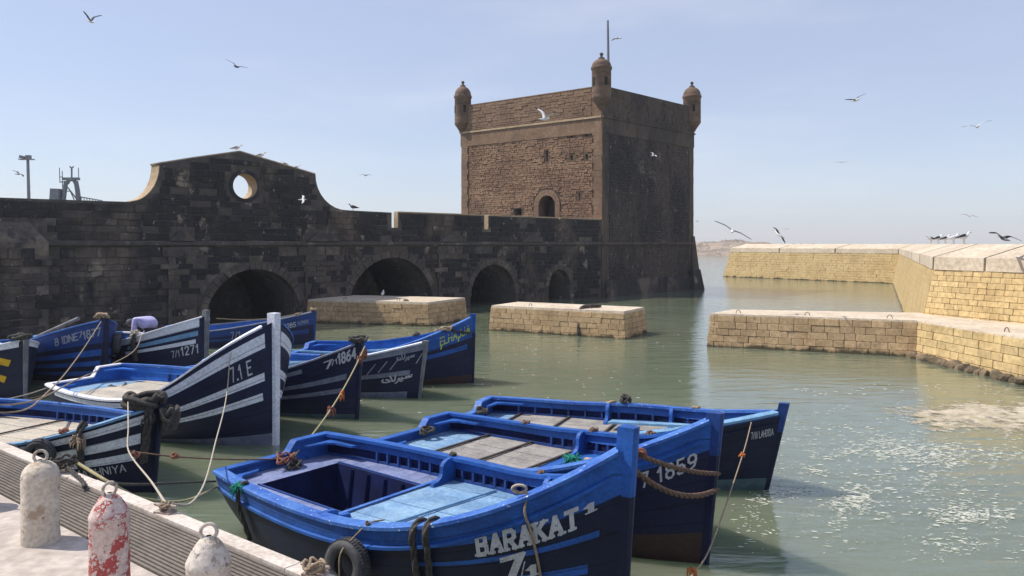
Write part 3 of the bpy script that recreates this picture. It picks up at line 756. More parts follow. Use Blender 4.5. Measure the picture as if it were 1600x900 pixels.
for i, (s, z, l, h) in enumerate(stones):
    pr = rs.uniform(0.012, 0.06); skey = 'dark_stone'
    for i_, (x0, x1, pr_) in enumerate(BUT):
        if wS(x1) - .02 < s + l / 2 < wS(x0) + .02 and z < EYE - .1:
            pr += (pr_ + .02 if i_ == 0 else .10)
            if i_: skey = 'mid_stone'
    c = W(s + l / 2, z + h / 2, pr - 0.09) - bo
    sx, sy, sz_ = l - .02, 0.18, h - .02
    if i < 300:
        o = link('stone', rs.choice(brick_set(skey)), bridge)
        if rs.random() < .5: sx, sy = -sx, -sy
        o.matrix_basis = Matrix(((ex.x * sx, nn.x * sy, 0, c.x), (ex.y * sx, nn.y * sy, 0, c.y), (0, 0, sz_, c.z), (0, 0, 0, 1)))
    else:
        ax, ay, az = ex * sx / 2, nn * sy / 2, up * sz_ / 2
        j = lambda: 1 + rs.uniform(-.08, .05)
        JJ.hexa([c - ax - ay - az, c + ax - ay - az, c + ax * j() + ay - az * j(), c - ax * j() + ay - az * j(), c - ax - ay + az, c + ax - ay + az, c + ax * j() + ay + az * j(), c - ax * j() + ay + az * j()])
tag(JJ.build('small_stonework', M['dark_stone'], bridge, recalc=True), kind='stuff')

# ------------------------------------------------------------------ tower
TC = V((CX, CY)); TR = V((14.2, 60.3)); TL = V((-3.9, 59.8)); TB = TL + TR - TC
ZT = 14.25
tower = empty('fortress_tower', (CX, CY, 0), 'massive square stone fortress tower with domed corner turrets beyond the bridge', 'tower')
to = V((CX, CY, 0))
uL = (TL - TC).normalized(); nL = V((uL.y, -uL.x)); nL = nL if nL.dot(V((-1, -1))) > 0 else -nL
uR = (TR - TC).normalized(); nR = V((uR.y, -uR.x)); nR = nR if nR.dot(V((1, -1))) > 0 else -nR
LL, LR = (TL - TC).length, (TR - TC).length
def TfL(a, z, off=0.0): p = TC + uL * a + nL * off; return V((p.x, p.y, z)) - to
def TfR(a, z, off=0.0): p = TC + uR * a + nR * off; return V((p.x, p.y, z)) - to
def proj_face(px, py, u):
    """pixel -> (distance along the face from the near corner, z)"""
    k = (px - 800) / F
    a = (k * TC.y - TC.x) / (u.x - k * u.y)
    Y = TC.y + u.y * a
    return a, EYE + (HY - py) / F * Y
def rect_hole(x0, y0, x1, y1, u):
    a0, z0 = proj_face(x0, y1, u); a1, z1 = proj_face(x1, y0, u)
    return [(a0, z0), (a1, z0), (a1, z1), (a0, z1)]
da0, dz0 = proj_face(868, 341, uL); da1, _ = proj_face(842, 341, uL); _, dzt = proj_face(855, 305, uL)
dc, dh = (da0 + da1) / 2, abs(da1 - da0) / 2
door = [(dc - dh, ZW - 0.2), (dc + dh, ZW - 0.2)] + [(dc + dh * math.cos(math.pi * k / 12), dzt - dh + dh * math.sin(math.pi * k / 12)) for k in range(13)]
holesL = [door] + [rect_hole(*r, uL) for r in ((852.5, 235, 856.5, 252), (891, 207.5, 895, 215), (914, 204.5, 918.5, 213), (891, 242.5, 895, 250), (914.5, 240.5, 918.5, 249), (803, 326, 815, 336.5), (904, 301, 906.5, 313))]
SK = 1.3
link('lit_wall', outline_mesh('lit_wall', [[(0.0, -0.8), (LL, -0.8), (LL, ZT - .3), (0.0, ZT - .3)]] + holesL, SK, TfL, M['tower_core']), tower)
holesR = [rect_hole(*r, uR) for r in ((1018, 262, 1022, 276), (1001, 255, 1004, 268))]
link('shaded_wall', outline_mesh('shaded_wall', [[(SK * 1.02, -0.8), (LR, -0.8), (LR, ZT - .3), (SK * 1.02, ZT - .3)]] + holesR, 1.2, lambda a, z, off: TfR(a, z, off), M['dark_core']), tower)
mb = MB()
mb.hexa([TfR(0.004, -.8, 0.0), TfR(SK * 1.018, -.8, 0.0), TfR(SK * 1.018, -.8, -1.2), TfR(0.004, -.8, -.02), TfR(0.004, ZT - .3, 0.0), TfR(SK * 1.018, ZT - .3, 0.0), TfR(SK * 1.018, ZT - .3, -1.2), TfR(.004, ZT - .3, -.02)])
mb.build('corner_pier', M['dark_core'], tower, recalc=True)
# body behind the skins
ctr = (TC + TR + TL + TB) / 4
mb = MB(); r = [TC + (uL * 1.28 + uR * 1.28), TR + (uL * 1.18 - uR * .02), TB - uR * .02 - uL * .02, TL + uR * 1.28 - uL * .02]
mb.hexa([V((p.x, p.y, -.8)) - to for p in r] + [V((p.x, p.y, ZT - .9)) - to for p in r])
mb.build('inner_mass', M['tower_core'], tower, recalc=True)
# rubble on both faces
def in_loops(a, z, loops, g=0.03):
    for lp_ in loops:
        xs = [p[0] for p in lp_]; zs = [p[1] for p in lp_]
        if min(xs) - g < a < max(xs) + g and min(zs) - g < z < max(zs) + g: return True
    return False
def rubble(name, fn, L, z0f, z1f, a0, a1, holes, key, seed, hmin, hmax, lmin, lmax, extra=()):
    rs = random.Random(seed); j = MB(); z = z0f
    while z < z1f - 0.05:
        h = min(rs.uniform(hmin, hmax), z1f - z); a = a0 + rs.uniform(-.2, 0)
        while a < a1:
            l = rs.uniform(lmin, lmax); b0, b1 = max(a, a0), min(a + l, a1); a += l
            if b1 - b0 < .08: continue
            if any(in_loops(x, y, holes) for x in (b0, b1, (b0 + b1) / 2) for y in (z, z + h, z + h / 2)): continue
            if any(((x - ec) ** 2 + (y - ez) ** 2) < er * er for ec, ez, er in extra for x in (b0, b1) for y in (z, z + h)): continue
            pr = rs.uniform(.0, .05) + 0.012; g = .014
            jj = lambda k=.02: rs.uniform(-k, k)
            dz = rs.uniform(-.03, .03)
            p = [fn(b0 + g + jj(), z + g + jj() , 0), fn(b1 - g + jj(), z + g + dz, 0), fn(b1 - g, z + g + dz, -.1), fn(b0 + g, z + g, -.1),
                 fn(b0 + g + jj(), z + h - g + jj(), 0), fn(b1 - g + jj(), z + h - g + dz, 0), fn(b1 - g, z + h - g, -.1), fn(b0 + g, z + h - g, -.1)]
            d = (fn(0, 0, 1) - fn(0, 0, 0)) * pr
            for q in (0, 1, 4, 5): p[q] = p[q] + d * rs.uniform(.7, 1.2)
            j.hexa(p)
        z += h
    o = j.build(name, M[key], tower, recalc=True); tag(o, kind='stuff'); return o
zband = proj_face(940, 207, uL)[1]
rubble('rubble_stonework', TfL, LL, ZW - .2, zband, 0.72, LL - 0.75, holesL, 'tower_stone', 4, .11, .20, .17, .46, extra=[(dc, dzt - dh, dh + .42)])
rubble('shaded_rubble_stonework', TfR, LR, 0.0, zband, 0.80, LR - 0.65, holesR, 'tower_shaded', 5, .12, .22, .18, .48)
rubble('base_rubble', TfL, LL, -0.2, ZW - .25, 0.3, LL - 0.3, [], 'tower_shaded', 6, .2, .32, .3, .7)
# smooth quoin strips (proud plaster) and top bands
def slab(name, fn, a0, a1, z0, z1, pr, key, back=-.05):
    mb = MB()
    mb.hexa([fn(a0, z0, pr), fn(a1, z0, pr), fn(a1, z0, back), fn(a0, z0, back), fn(a0, z1, pr), fn(a1, z1, pr), fn(a1, z1, back), fn(a0, z1, back)])
    return mb.build(name, M[key], tower, recalc=True)
zr = random.Random(8)
for fn, L, key in ((TfL, LL, 'tower_plaster'), (TfR, LR, 'tower_shaded_plaster')):  # paler set on the lit face, shade put into the darker set
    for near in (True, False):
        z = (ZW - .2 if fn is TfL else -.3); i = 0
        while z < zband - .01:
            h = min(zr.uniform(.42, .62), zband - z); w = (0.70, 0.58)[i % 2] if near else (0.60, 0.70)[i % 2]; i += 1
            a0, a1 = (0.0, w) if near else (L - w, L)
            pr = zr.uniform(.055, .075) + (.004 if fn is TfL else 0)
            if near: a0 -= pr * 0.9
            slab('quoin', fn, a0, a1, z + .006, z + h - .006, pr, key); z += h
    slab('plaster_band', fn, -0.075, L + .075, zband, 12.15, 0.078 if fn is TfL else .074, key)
    slab('cornice', fn, -0.15, L + .15, 12.153, 12.28, 0.155 if fn is TfL else .150, 'pale_sunlit_stone' if fn is TfL else key)
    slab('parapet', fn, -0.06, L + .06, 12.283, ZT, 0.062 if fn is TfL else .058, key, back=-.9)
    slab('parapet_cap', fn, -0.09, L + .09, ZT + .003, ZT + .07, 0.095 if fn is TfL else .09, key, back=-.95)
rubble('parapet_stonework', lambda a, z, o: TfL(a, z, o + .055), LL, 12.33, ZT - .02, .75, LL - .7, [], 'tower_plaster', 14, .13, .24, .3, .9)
rubble('parapet_stonework', lambda a, z, o: TfR(a, z, o + .052), LR, 12.33, ZT - .02, .75, LR - .7, [], 'tower_shaded_plaster', 15, .13, .24, .3, .9)
# rear parapets
for p, q in ((TL, TB), (TB, TR)):
    e = (q - p).normalized(); n = V((e.y, -e.x)); mid = (p + q) / 2
    if n.dot(mid - ctr) < 0: n = -n
    mb = MB()
    mb.hexa([V((*(p + e * .9), 12.0)) - to, V((*(q - e * .9), 12.0)) - to, V((*(q - e * .9 - n * .8), 12.0)) - to, V((*(p + e * .9 - n * .8), 12.0)) - to] + [V((*(p + e * .9), ZT)) - to, V((*(q - e * .9), ZT)) - to, V((*(q - e * .9 - n * .8), ZT)) - to, V((*(p + e * .9 - n * .8), ZT)) - to])
    mb.build('parapet', M['tower_plaster'], tower, recalc=True)
# base plinth of the shaded face, string course and corner foot
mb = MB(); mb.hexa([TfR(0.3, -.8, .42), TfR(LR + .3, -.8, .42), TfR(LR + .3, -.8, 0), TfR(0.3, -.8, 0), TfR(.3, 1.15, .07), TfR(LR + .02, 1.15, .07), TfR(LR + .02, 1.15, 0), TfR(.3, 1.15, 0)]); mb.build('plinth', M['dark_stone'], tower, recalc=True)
mb = MB(); mb.grid([[TfR(s, EYE + z, o + .03) for z, o in prof] for s in (0.005, LR + .12)], smooth=False); mb.add([TfR(LR + .12, EYE + z, o + .03) for z, o in prof], [tuple(range(6))]); mb.build('string_course', M['tower_shaded_plaster'], tower, recalc=True)
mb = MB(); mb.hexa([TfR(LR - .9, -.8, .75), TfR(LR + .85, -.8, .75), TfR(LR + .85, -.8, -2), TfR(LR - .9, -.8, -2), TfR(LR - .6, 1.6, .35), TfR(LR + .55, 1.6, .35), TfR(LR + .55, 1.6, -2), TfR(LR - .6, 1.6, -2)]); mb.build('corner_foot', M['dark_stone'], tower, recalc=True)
mb = MB(); mb.hexa([TfR(LR - .5, 1.603, .3), TfR(LR + .45, 1.603, .3), TfR(LR + .45, 1.603, -2), TfR(LR - .5, 1.603, -2), TfR(LR - .3, 4.2, .11), TfR(LR + .1, 4.2, .11), TfR(LR + .1, 4.2, -2), TfR(LR - .3, 4.2, -2)]); mb.build('corner_foot', M['tower_shaded'], tower, recalc=True)
# door surround, blank plaque
n = 11
for k in range(n):
    a0, a1 = math.pi * (k + .03) / n, math.pi * (k + .97) / n
    p2 = [(dc + r * math.cos(t), dzt - dh + r * math.sin(t)) for r, t in ((dh - .01, a0), (dh - .01, a1), (dh + .40, a1), (dh + .40, a0))]
    mb = MB(); mb.hexa([TfL(a, z, -.3) for a, z in p2] + [TfL(a, z, .07) for a, z in p2]); mb.build('voussoir', M['tower_plaster'], tower, recalc=True)
for sd_ in (-1, 1):
    z = ZW - .2
    while z < dzt - dh - .02:
        h = min(.34, dzt - dh - z); a0, a1 = sorted((dc + sd_ * (dh - .01), dc + sd_ * (dh + .40)))
        slab('jamb_stone', TfL, a0, a1, z + .005, z + h - .005, .07, 'tower_plaster', back=-.3); z += h
a, z = proj_face(836, 228, uL); slab('plaque', TfL, a - .0, proj_face(824, 228, uL)[0], z, z + .72, .06, 'tower_plaster')
mb = MB(); mb.hexa([TfL(dc - dh - .1, ZW - .2, -SK + .1), TfL(dc + dh + .1, ZW - .2, -SK + .1), TfL(dc + dh + .1, ZW - .2, -SK), TfL(dc - dh - .1, ZW - .2, -SK), TfL(dc - dh - .1, dzt + .1, -SK + .1), TfL(dc + dh + .1, dzt + .1, -SK + .1), TfL(dc + dh + .1, dzt + .1, -SK), TfL(dc - dh - .1, dzt + .1, -SK)])
mb.build('door', M['wood_dark'], tower, recalc=True)
# turrets
def turret(c, zb, r, zring, ztop, zfin, facing):
    mb = MB()
    o = V((c.x, c.y, 0)) - to
    prof_ = [(0.05, zb - .95), (r * .35, zb - .75), (r * .55, zb - .5), (r * .78, zb - .28), (r * .98, zb - .1), (r * 1.02, zb), (r, zb + .08), (r, zring - .12), (r * 1.09, zring - .06), (r * 1.09, zring + .1), (r * 1.0, zring + .14)]
    mb.lathe(prof_, 24, 0, o)
    t = mb.build('turret', M['turret_stone'], tower, recalc=True)
    hd = ztop - zring - .14
    mb = MB(); mb.lathe([(r * 1.0 * math.cos(a), zring + .142 + hd * math.sin(a)) for a in [math.pi / 2 * k / 8 for k in range(9)]], 24, 0, o)
    mb.build('dome', M['turret_stone'], t)
    mb = MB(); mb.lathe([(.22, ztop - .06), (.22, ztop + .06), (.12, ztop + .1), (.07, ztop + .18), (.13, ztop + .28), (.12, ztop + .36), (.05, ztop + .42), (.04, zfin), (0, zfin + .02)], 12, 0, o)
    mb.build('finial', M['tower_shaded_plaster'], t)
    for an in facing:
        d = V((math.cos(an), math.sin(an), 0)); s_ = V((-d.y, d.x, 0))
        mb = MB(); zz = zb + (zring - zb) * .52
        pts = [o + d * (r - .06) + s_ * a + V((0, 0, zz + b)) for a, b in ((-.1, -.28), (.1, -.28), (.1, .28), (-.1, .28))]
        mb.prism(pts, d * .075); mb.build('slit_window', M['black'], t, recalc=True)  # solid block, the slit's inner shade put into its black colour
def zt_at(p, py): return EYE + (HY - py) / F * p.y
turret(TC + (uL + uR) * .05, zt_at(TC, 152), 0.66, zt_at(TC, 107), zt_at(TC, 91.5), zt_at(TC, 83), (-1.2, -2.6))
turret(TL + (uR - uL) * .05, zt_at(TL, 193), 0.64, zt_at(TL, 152), zt_at(TL, 135), zt_at(TL, 128), (-1.3, -2.8))
turret(TR + (uL - uR) * .05, zt_at(TR, 191), 0.68, zt_at(TR, 152), zt_at(TR, 136), zt_at(TR, 129), (-1.6, -3.0))
turret(TB - (uL + uR) * .05, 13.0, 0.66, 15.0, 15.9, 16.2, (1.2,))
fp = at(951, 95, 55.0)
mb = MB(); mb.tube([(fp.x, fp.y, ZT - .95), (fp.x - .02, fp.y, 16.2), (fp.x - .06, fp.y, at(951, 32, 55).z)], [.11, .10, .075], 8)
tag(mb.build('flagpole', M['steel_grey']), 'bare grey flagpole standing behind the near tower turret', 'flagpole')
mb = MB(); r = [TC + (uL + uR) * .9, TR + (uL - uR) * .9, TB - (uL + uR) * .9, TL + (uR - uL) * .9]
mb.hexa([V((p.x, p.y, ZT - 1.2)) - to for p in r] + [V((p.x, p.y, ZT - .95)) - to for p in r]); mb.build('roof_terrace', M['tower_plaster'], tower, recalc=True)

# ------------------------------------------------------------------ far quay behind the bridge, lamp mast, trawler gantry
mb = MB(); mb.hexa([V(p) for p in ((-75, 44, -3), (-40, 72, -3), (-60, 95, -3), (-110, 70, -3), (-75, 44, 1.4), (-40, 72, 1.4), (-60, 95, 1.4), (-110, 70, 1.4))])
tag(mb.build('far_quay', M['concrete'], recalc=True), kind='structure')
Yl = 75.0
b = at(43.5, 250, Yl); lm = empty('floodlight_mast', (b.x, b.y, 1.4), 'slim grey floodlight mast rising behind the bridge wall', 'lamp mast')
mb = MB(); zt_ = b.z - 1.4
mb.tube([(0.25, 0, 0), (0, 0, zt_)], [.20, .13], 10); mb.build('mast', M['steel_grey'], lm)
mb = MB(); mb.box((-.12, 0, zt_ + .06), (1.35, .5, .09)); mb.build('platform', M['steel_grey'], lm)
mb = MB(); mb.box((-.45, -.1, zt_ + .26), (.5, .35, .28), rot=Matrix.Rotation(.25, 3, 'Y')); mb.build('floodlight', M['steel_grey'], lm)
mb = MB(); mb.box((.12, -.1, zt_ + .28), (.42, .35, .34)); mb.build('floodlight', M['steel_grey'], lm)
Yv = 66.0
b = at(112, 310, Yv); tr = empty('moored_trawler', (b.x, b.y, 0), 'grey steel trawler behind the bridge showing only its arched gantry', 'trawler')
def vp(px, py): p = at(px, py, Yv); return V((p.x - b.x, 0, p.z))
mb = MB(); hl = [(-6, 0), (-5, -1.9), (5, -1.9), (9, 0), (5, 1.9), (-5, 1.9)]
mb.add([(x * .92, y * .8, -.6) for x, y in hl] + [(x, y, 4.6) for x, y in hl], [(0, 1, 2, 3, 4, 5)[::-1], (6, 7, 8, 9, 10, 11)] + [(i, (i + 1) % 6, 6 + (i + 1) % 6, 6 + i) for i in range(6)])
mb.build('hull', M['steel_grey'], tr, recalc=True)
for pts in ([(98, 320), (101, 297), (103.5, 283)], [(123.5, 320), (121, 297), (118.5, 283)]):
    mb = MB(); mb.tube([vp(*p) for p in pts], [.24, .22, .2], 4); mb.build('gantry_leg', M['steel_grey'], tr)
mb = MB(); mb.box(vp(111, 279.5), (1.35, .4, .22)); mb.tube([vp(105, 287), vp(107, 282), vp(111.5, 280.5), vp(116, 282), vp(118.5, 287)], .16, 6); mb.build('crossbeam', M['steel_grey'], tr)
mb = MB(); mb.tube([vp(112, 279), vp(112, 261)], .07, 6); mb.tube([vp(109, 260), vp(112, 263), vp(115, 260)], .06, 6); mb.build('radar_mast', M['steel_grey'], tr)
mb = MB(); mb.hexa([vp(81.5, 322) + V((0, -.5, 0)), vp(96, 322) + V((0, -.5, 0)), vp(96, 322) + V((0, .5, 0)), vp(81.5, 322) + V((0, .5, 0)), vp(83.5, 295) + V((0, -.5, 0)), vp(97, 295.5) + V((0, -.5, 0)), vp(97, 295.5) + V((0, .5, 0)), vp(83.5, 295) + V((0, .5, 0))]); mb.build('funnel', M['steel_grey'], tr, recalc=True)
for x, y0, y1 in ((93.5, 285, 262), (97.8, 300, 267), (123, 280, 262)):
    mb = MB(); mb.tube([vp(x, y0), vp(x - .6, y1)], .035, 5); mb.build('antenna', M['steel_grey'], tr)
mb = MB(); mb.tube([vp(93, 276.5), vp(98, 276.5)], .04, 5); mb.tube([vp(93, 284.5), vp(104, 284)], .05, 5); mb.tube([vp(106, 293), vp(120, 311)], .06, 5); mb.tube([vp(100, 298), vp(110, 299), vp(116, 312)], .05, 5); mb.build('bracing', M['steel_grey'], tr)
mb = MB(); mb.tube([vp(124, 307.5), vp(160, 313.5)], .05, 5)
for k in range(8): mb.tube([vp(127 + k * 4.4, 308 + k * .75), vp(127 + k * 4.4, 318)], .035, 5)
mb.build('railing', M['steel_grey'], tr)

# ================================================================== NEAR QUAY
E0 = V((-3.53, 6.02)); ee = V((0.793, -0.610)).normalized(); el = V((-ee.y, ee.x)); el = el if el.y < 0 else -el
ZQ = 1.85
def Q(a, b, z=ZQ): p = E0 + ee * a + el * b; return V((p.x, p.y, z))
mb = MB(); mb.hexa([Q(-9, .006, -3), Q(12, .006, -3), Q(12, 9, -3), Q(-9, 9, -3), Q(-9, .006, ZQ - .06), Q(12, .006, ZQ - .06), Q(12, 9, ZQ - .06), Q(-9, 9, ZQ - .06)])
quay = tag(mb.build('quay', M['concrete'], recalc=True), kind='structure')
def qbox(name, a0, a1, b0, b1, z0, z1, key, parent=quay):
    mb = MB(); mb.hexa([Q(a0, b0, z0), Q(a1, b0, z0), Q(a1, b1, z0), Q(a0, b1, z0), Q(a0, b0, z1), Q(a1, b0, z1), Q(a1, b1, z1), Q(a0, b1, z1)])
    return mb.build(name, M[key], parent, recalc=True)
a = -9.0; kr = random.Random(2)
while a < 11:
    l = 2.4; qbox('kerb_stone', a + .004, a + l - .004, 0, .105, ZQ - .3, ZQ + .012 + kr.uniform(-.003, .003), 'kerb_white'); a += l
qbox('ribbed_bed', -9, 12, .107, .545, ZQ - .058, ZQ - .018, 'groove')
for k in range(15):
    b0 = .116 + k * .0285
    qbox('ridge', -9, 12, b0, b0 + .0165, ZQ - .017, ZQ + .002, 'ridge')
a = -9.0
while a < 11:
    qbox('paving_slab', a + .003, a + 2.997, .548, 3.2, ZQ - .058, ZQ, 'concrete'); qbox('paving_slab', a + .003, a + 2.997, 3.206, 8.9, ZQ - .058, ZQ - .001, 'concrete'); a += 3.0
def bollard(p, r, h, key, label, tilt=0.0, ring_a=0.0, dome=False):
    t = empty('mooring_bollard', (p.x, p.y, ZQ), label, 'bollard', 'row of old mooring bollards on the quay')
    mb = MB(); rows = []; n = 28
    prof_ = [(r * 1.01, -.005), (r * 1.02, .03), (r, .06), (r, h - .125), (r * 1.03, h - .118), (r * 1.02, h - .105), (r * .96, h - .092), (r * .80, h - .06), (r * .60, h - .03), (r * .42, h - .010), (r * .22, h - .002), (.001, h)]
    if dome: prof_[3:] = [(r, h - .10), (r * .985, h - .08), (r * .93, h - .058), (r * .80, h - .035), (r * .58, h - .016), (r * .3, h - .004), (.001, h)]
    for pr_, z in prof_:
        row = []
        for j in range(n):
            an = 2 * math.pi * j / n
            q = V((math.cos(an) * pr_, math.sin(an) * pr_, z))
            q.xy = q.xy * (1 + .018 * noise.noise(q * 9 + V((p.x * 7, 0, 0))))
            row.append(q)
        rows.append(row)
    mb.grid(rows, close=True); mb.build('body', M[key], t)
    mb = MB(); d = V((math.cos(ring_a), math.sin(ring_a), 0)); R_ = .034
    mb.tube([d * math.cos(a_) * R_ + V((0, 0, h + .024 + math.sin(a_) * R_)) for a_ in [2 * math.pi * k / 18 for k in range(19)]], .0085, 8, cap=False); mb.build('lifting_ring', M['bollard_grey'], t)
    mb = MB(); mb.lathe([(.03, h - .012), (.026, h + .002), (.012, h + .006)], 12); mb.build('ring_boss', M['bollard_grey'], t)
    return t
bollard(V((-2.775, 4.52)), .101, .475, 'bollard_white', 'dirty white mooring bollard with rust stains', ring_a=.4, dome=True)
bollard(V((-2.07, 3.95)), .095, .465, 'bollard_red', 'mooring bollard with flaking red paint over white', ring_a=.9)
bollard(V((-1.335, 3.38)), .093, .46, 'bollard_grey', 'grey white mooring bollard with peeling patches beside the red one', ring_a=.2)
bollard(V((-3.66, 5.12)), .10, .47, 'bollard_grey', 'pale mooring bollard standing before the rust stained one')
M['iron_pink'] = mk('weathered_pale_iron', (0.42, 0.36, 0.32), (0.27, 0.19, 0.15), 30, rough=0.7, bump=.3, bscale=60, bdist=.004)
def cleat(a, label):
    p = Q(a, .05, ZQ + .014)
    t = empty('quay_cleat', p, label, 'cleat', 'iron cleats on the kerb')
    t.rotation_euler = (0, 0, math.atan2(ee.y, ee.x) + .35)
    mb = MB(); mb.box((0, 0, .006), (.12, .08, .012)); mb.build('base_plate', M['iron_pink'], t)
    mb = MB(); mb.tube([(-.032, 0, .01), (-.032, 0, .04)], .013, 8); mb.build('post', M['iron_pink'], t)
    mb = MB(); mb.tube([(.032, 0, .01), (.032, 0, .04)], .013, 8); mb.build('post', M['iron_pink'], t)
    mb = MB(); mb.tube([(-.085, 0, .046), (-.03, 0, .042), (.03, 0, .042), (.085, 0, .046)], [.009, .014, .014, .009], 8); mb.build('horn', M['iron_pink'], t)
    return p
def edge_a(px, py):
    g = G(px, py, ZQ); return (g.xy - E0).dot(ee)
CL = [cleat(edge_a(112, 735), 'iron cleat on the kerb buried in coiled rope'), cleat(edge_a(272, 800), 'iron cleat on the kerb holding two thin mooring lines'), cleat(edge_a(512, 893), 'iron cleat on the kerb beside the hanging tyre')]
# ================================================================== BOATS
def sstep(a, b, x):
    t = max(0.0, min(1.0, (x - a) / (b - a))); return t * t * (3 - 2 * t)
GLY = {
 'A': (.62, [[(0, 0), (.31, 1), (.62, 0)], [(.13, .36), (.49, .36)]]),
 'B': (.56, [[(0, 0), (0, 1), (.36, 1), (.5, .88), (.5, .64), (.36, .53), (0, .53)], [(.36, .53), (.54, .4), (.54, .14), (.38, 0), (0, 0)]]),
 'C': (.55, [[(.55, .82), (.4, 1), (.15, 1), (0, .8), (0, .2), (.15, 0), (.4, 0), (.55, .18)]]),
 'D': (.56, [[(0, 0), (0, 1), (.34, 1), (.54, .78), (.54, .22), (.34, 0), (0, 0)]]),
 'E': (.5, [[(.5, 1), (0, 1), (0, 0), (.5, 0)], [(0, .52), (.4, .52)]]),
 'G': (.58, [[(.55, .82), (.4, 1), (.15, 1), (0, .8), (0, .2), (.15, 0), (.42, 0), (.56, .16), (.56, .45), (.34, .45)]]),
 'H': (.56, [[(0, 0), (0, 1)], [(.56, 0), (.56, 1)], [(0, .5), (.56, .5)]]),
 'I': (.12, [[(.06, 0), (.06, 1)]]),
 'J': (.45, [[(.45, 1), (.45, .18), (.3, 0), (.12, 0), (0, .16)]]),
 'K': (.58, [[(0, 0), (0, 1)], [(.55, 1), (.04, .48)], [(.2, .6), (.58, 0)]]),
 'L': (.48, [[(0, 1), (0, 0), (.48, 0)]]),
 'M': (.72, [[(0, 0), (.04, 1), (.36, .35), (.68, 1), (.72, 0)]]),
 'N': (.58, [[(0, 0), (0, 1), (.58, 0), (.58, 1)]]),
 'O': (.58, [[(.15, 0), (0, .2), (0, .8), (.15, 1), (.43, 1), (.58, .8), (.58, .2), (.43, 0), (.15, 0)]]),
 'R': (.58, [[(0, 0), (0, 1), (.38, 1), (.53, .86), (.53, .62), (.38, .48), (0, .48)], [(.28, .48), (.58, 0)]]),
 'S': (.52, [[(.5, .84), (.36, 1), (.14, 1), (.01, .86), (.01, .66), (.14, .55), (.38, .45), (.51, .32), (.51, .14), (.36, 0), (.13, 0), (0, .16)]]),
 'T': (.6, [[(0, 1), (.6, 1)], [(.3, 1), (.3, 0)]]),
 'U': (.56, [[(0, 1), (0, .2), (.15, 0), (.41, 0), (.56, .2), (.56, 1)]]),
 'Y': (.58, [[(0, 1), (.29, .5), (.58, 1)], [(.29, .5), (.29, 0)]]),
 '0': (.5, [[(.13, 0), (0, .2), (0, .8), (.13, 1), (.37, 1), (.5, .8), (.5, .2), (.37, 0), (.13, 0)]]),
 '1': (.3, [[(0, .72), (.2, 1), (.2, 0)]]),
 '2': (.5, [[(0, .78), (.13, 1), (.36, 1), (.5, .8), (.46, .58), (0, 0), (.5, 0)]]),
 '4': (.55, [[(.42, 0), (.42, 1), (0, .32), (.55, .32)]]),
 '5': (.5, [[(.46, 1), (.06, 1), (.02, .56), (.32, .6), (.48, .44), (.48, .16), (.32, 0), (.1, 0), (0, .12)]]),
 '6': (.5, [[(.44, 1), (.14, .82), (0, .45), (0, .16), (.14, 0), (.36, 0), (.5, .16), (.5, .4), (.36, .55), (.12, .52), (0, .36)]]),
 '7': (.5, [[(0, 1), (.5, 1), (.16, 0)]]),
 '8': (.5, [[(.15, .53), (.03, .66), (.03, .87), (.15, 1), (.35, 1), (.47, .87), (.47, .66), (.35, .53), (.15, .53), (0, .38), (0, .15), (.15, 0), (.35, 0), (.5, .15), (.5, .38), (.35, .53)]]),
 '9': (.5, [[(.06, 0), (.36, .18), (.5, .55), (.5, .84), (.36, 1), (.14, 1), (0, .84), (0, .6), (.14, .45), (.38, .48), (.5, .64)]]),
 '/': (.34, [[(0, 0), (.34, 1)]]),
 '.': (.12, [[(.0, .04), (.12, .04)]]),
 ' ': (.25, []),
 # the Arabic name, drawn as brush strokes right to left inside one glyph
 '@': (2.5, [[(2.48, .62), (2.42, .38), (2.30, .36), (2.24, .56), (2.19, .38), (2.08, .36), (2.03, .56), (1.97, .36), (1.72, .34)], [(1.72, .34), (1.66, .54), (1.60, .34), (1.42, .32)], [(1.64, .12), (1.69, .12)], [(1.52, .12), (1.57, .12)],
       [(1.42, .52), (1.36, .30), (1.26, .10), (1.10, 0)], [(1.16, .98), (1.08, .42), (.98, .30), (.86, .34)], [(.86, .34), (.70, .98)], [(.66, .34), (.30, .32), (.04, .42), (0, .62), (.08, .74)], [(.66, .34), (.50, .58), (.34, .66)]]),
}
def smooth_poly(pl):
    return pl
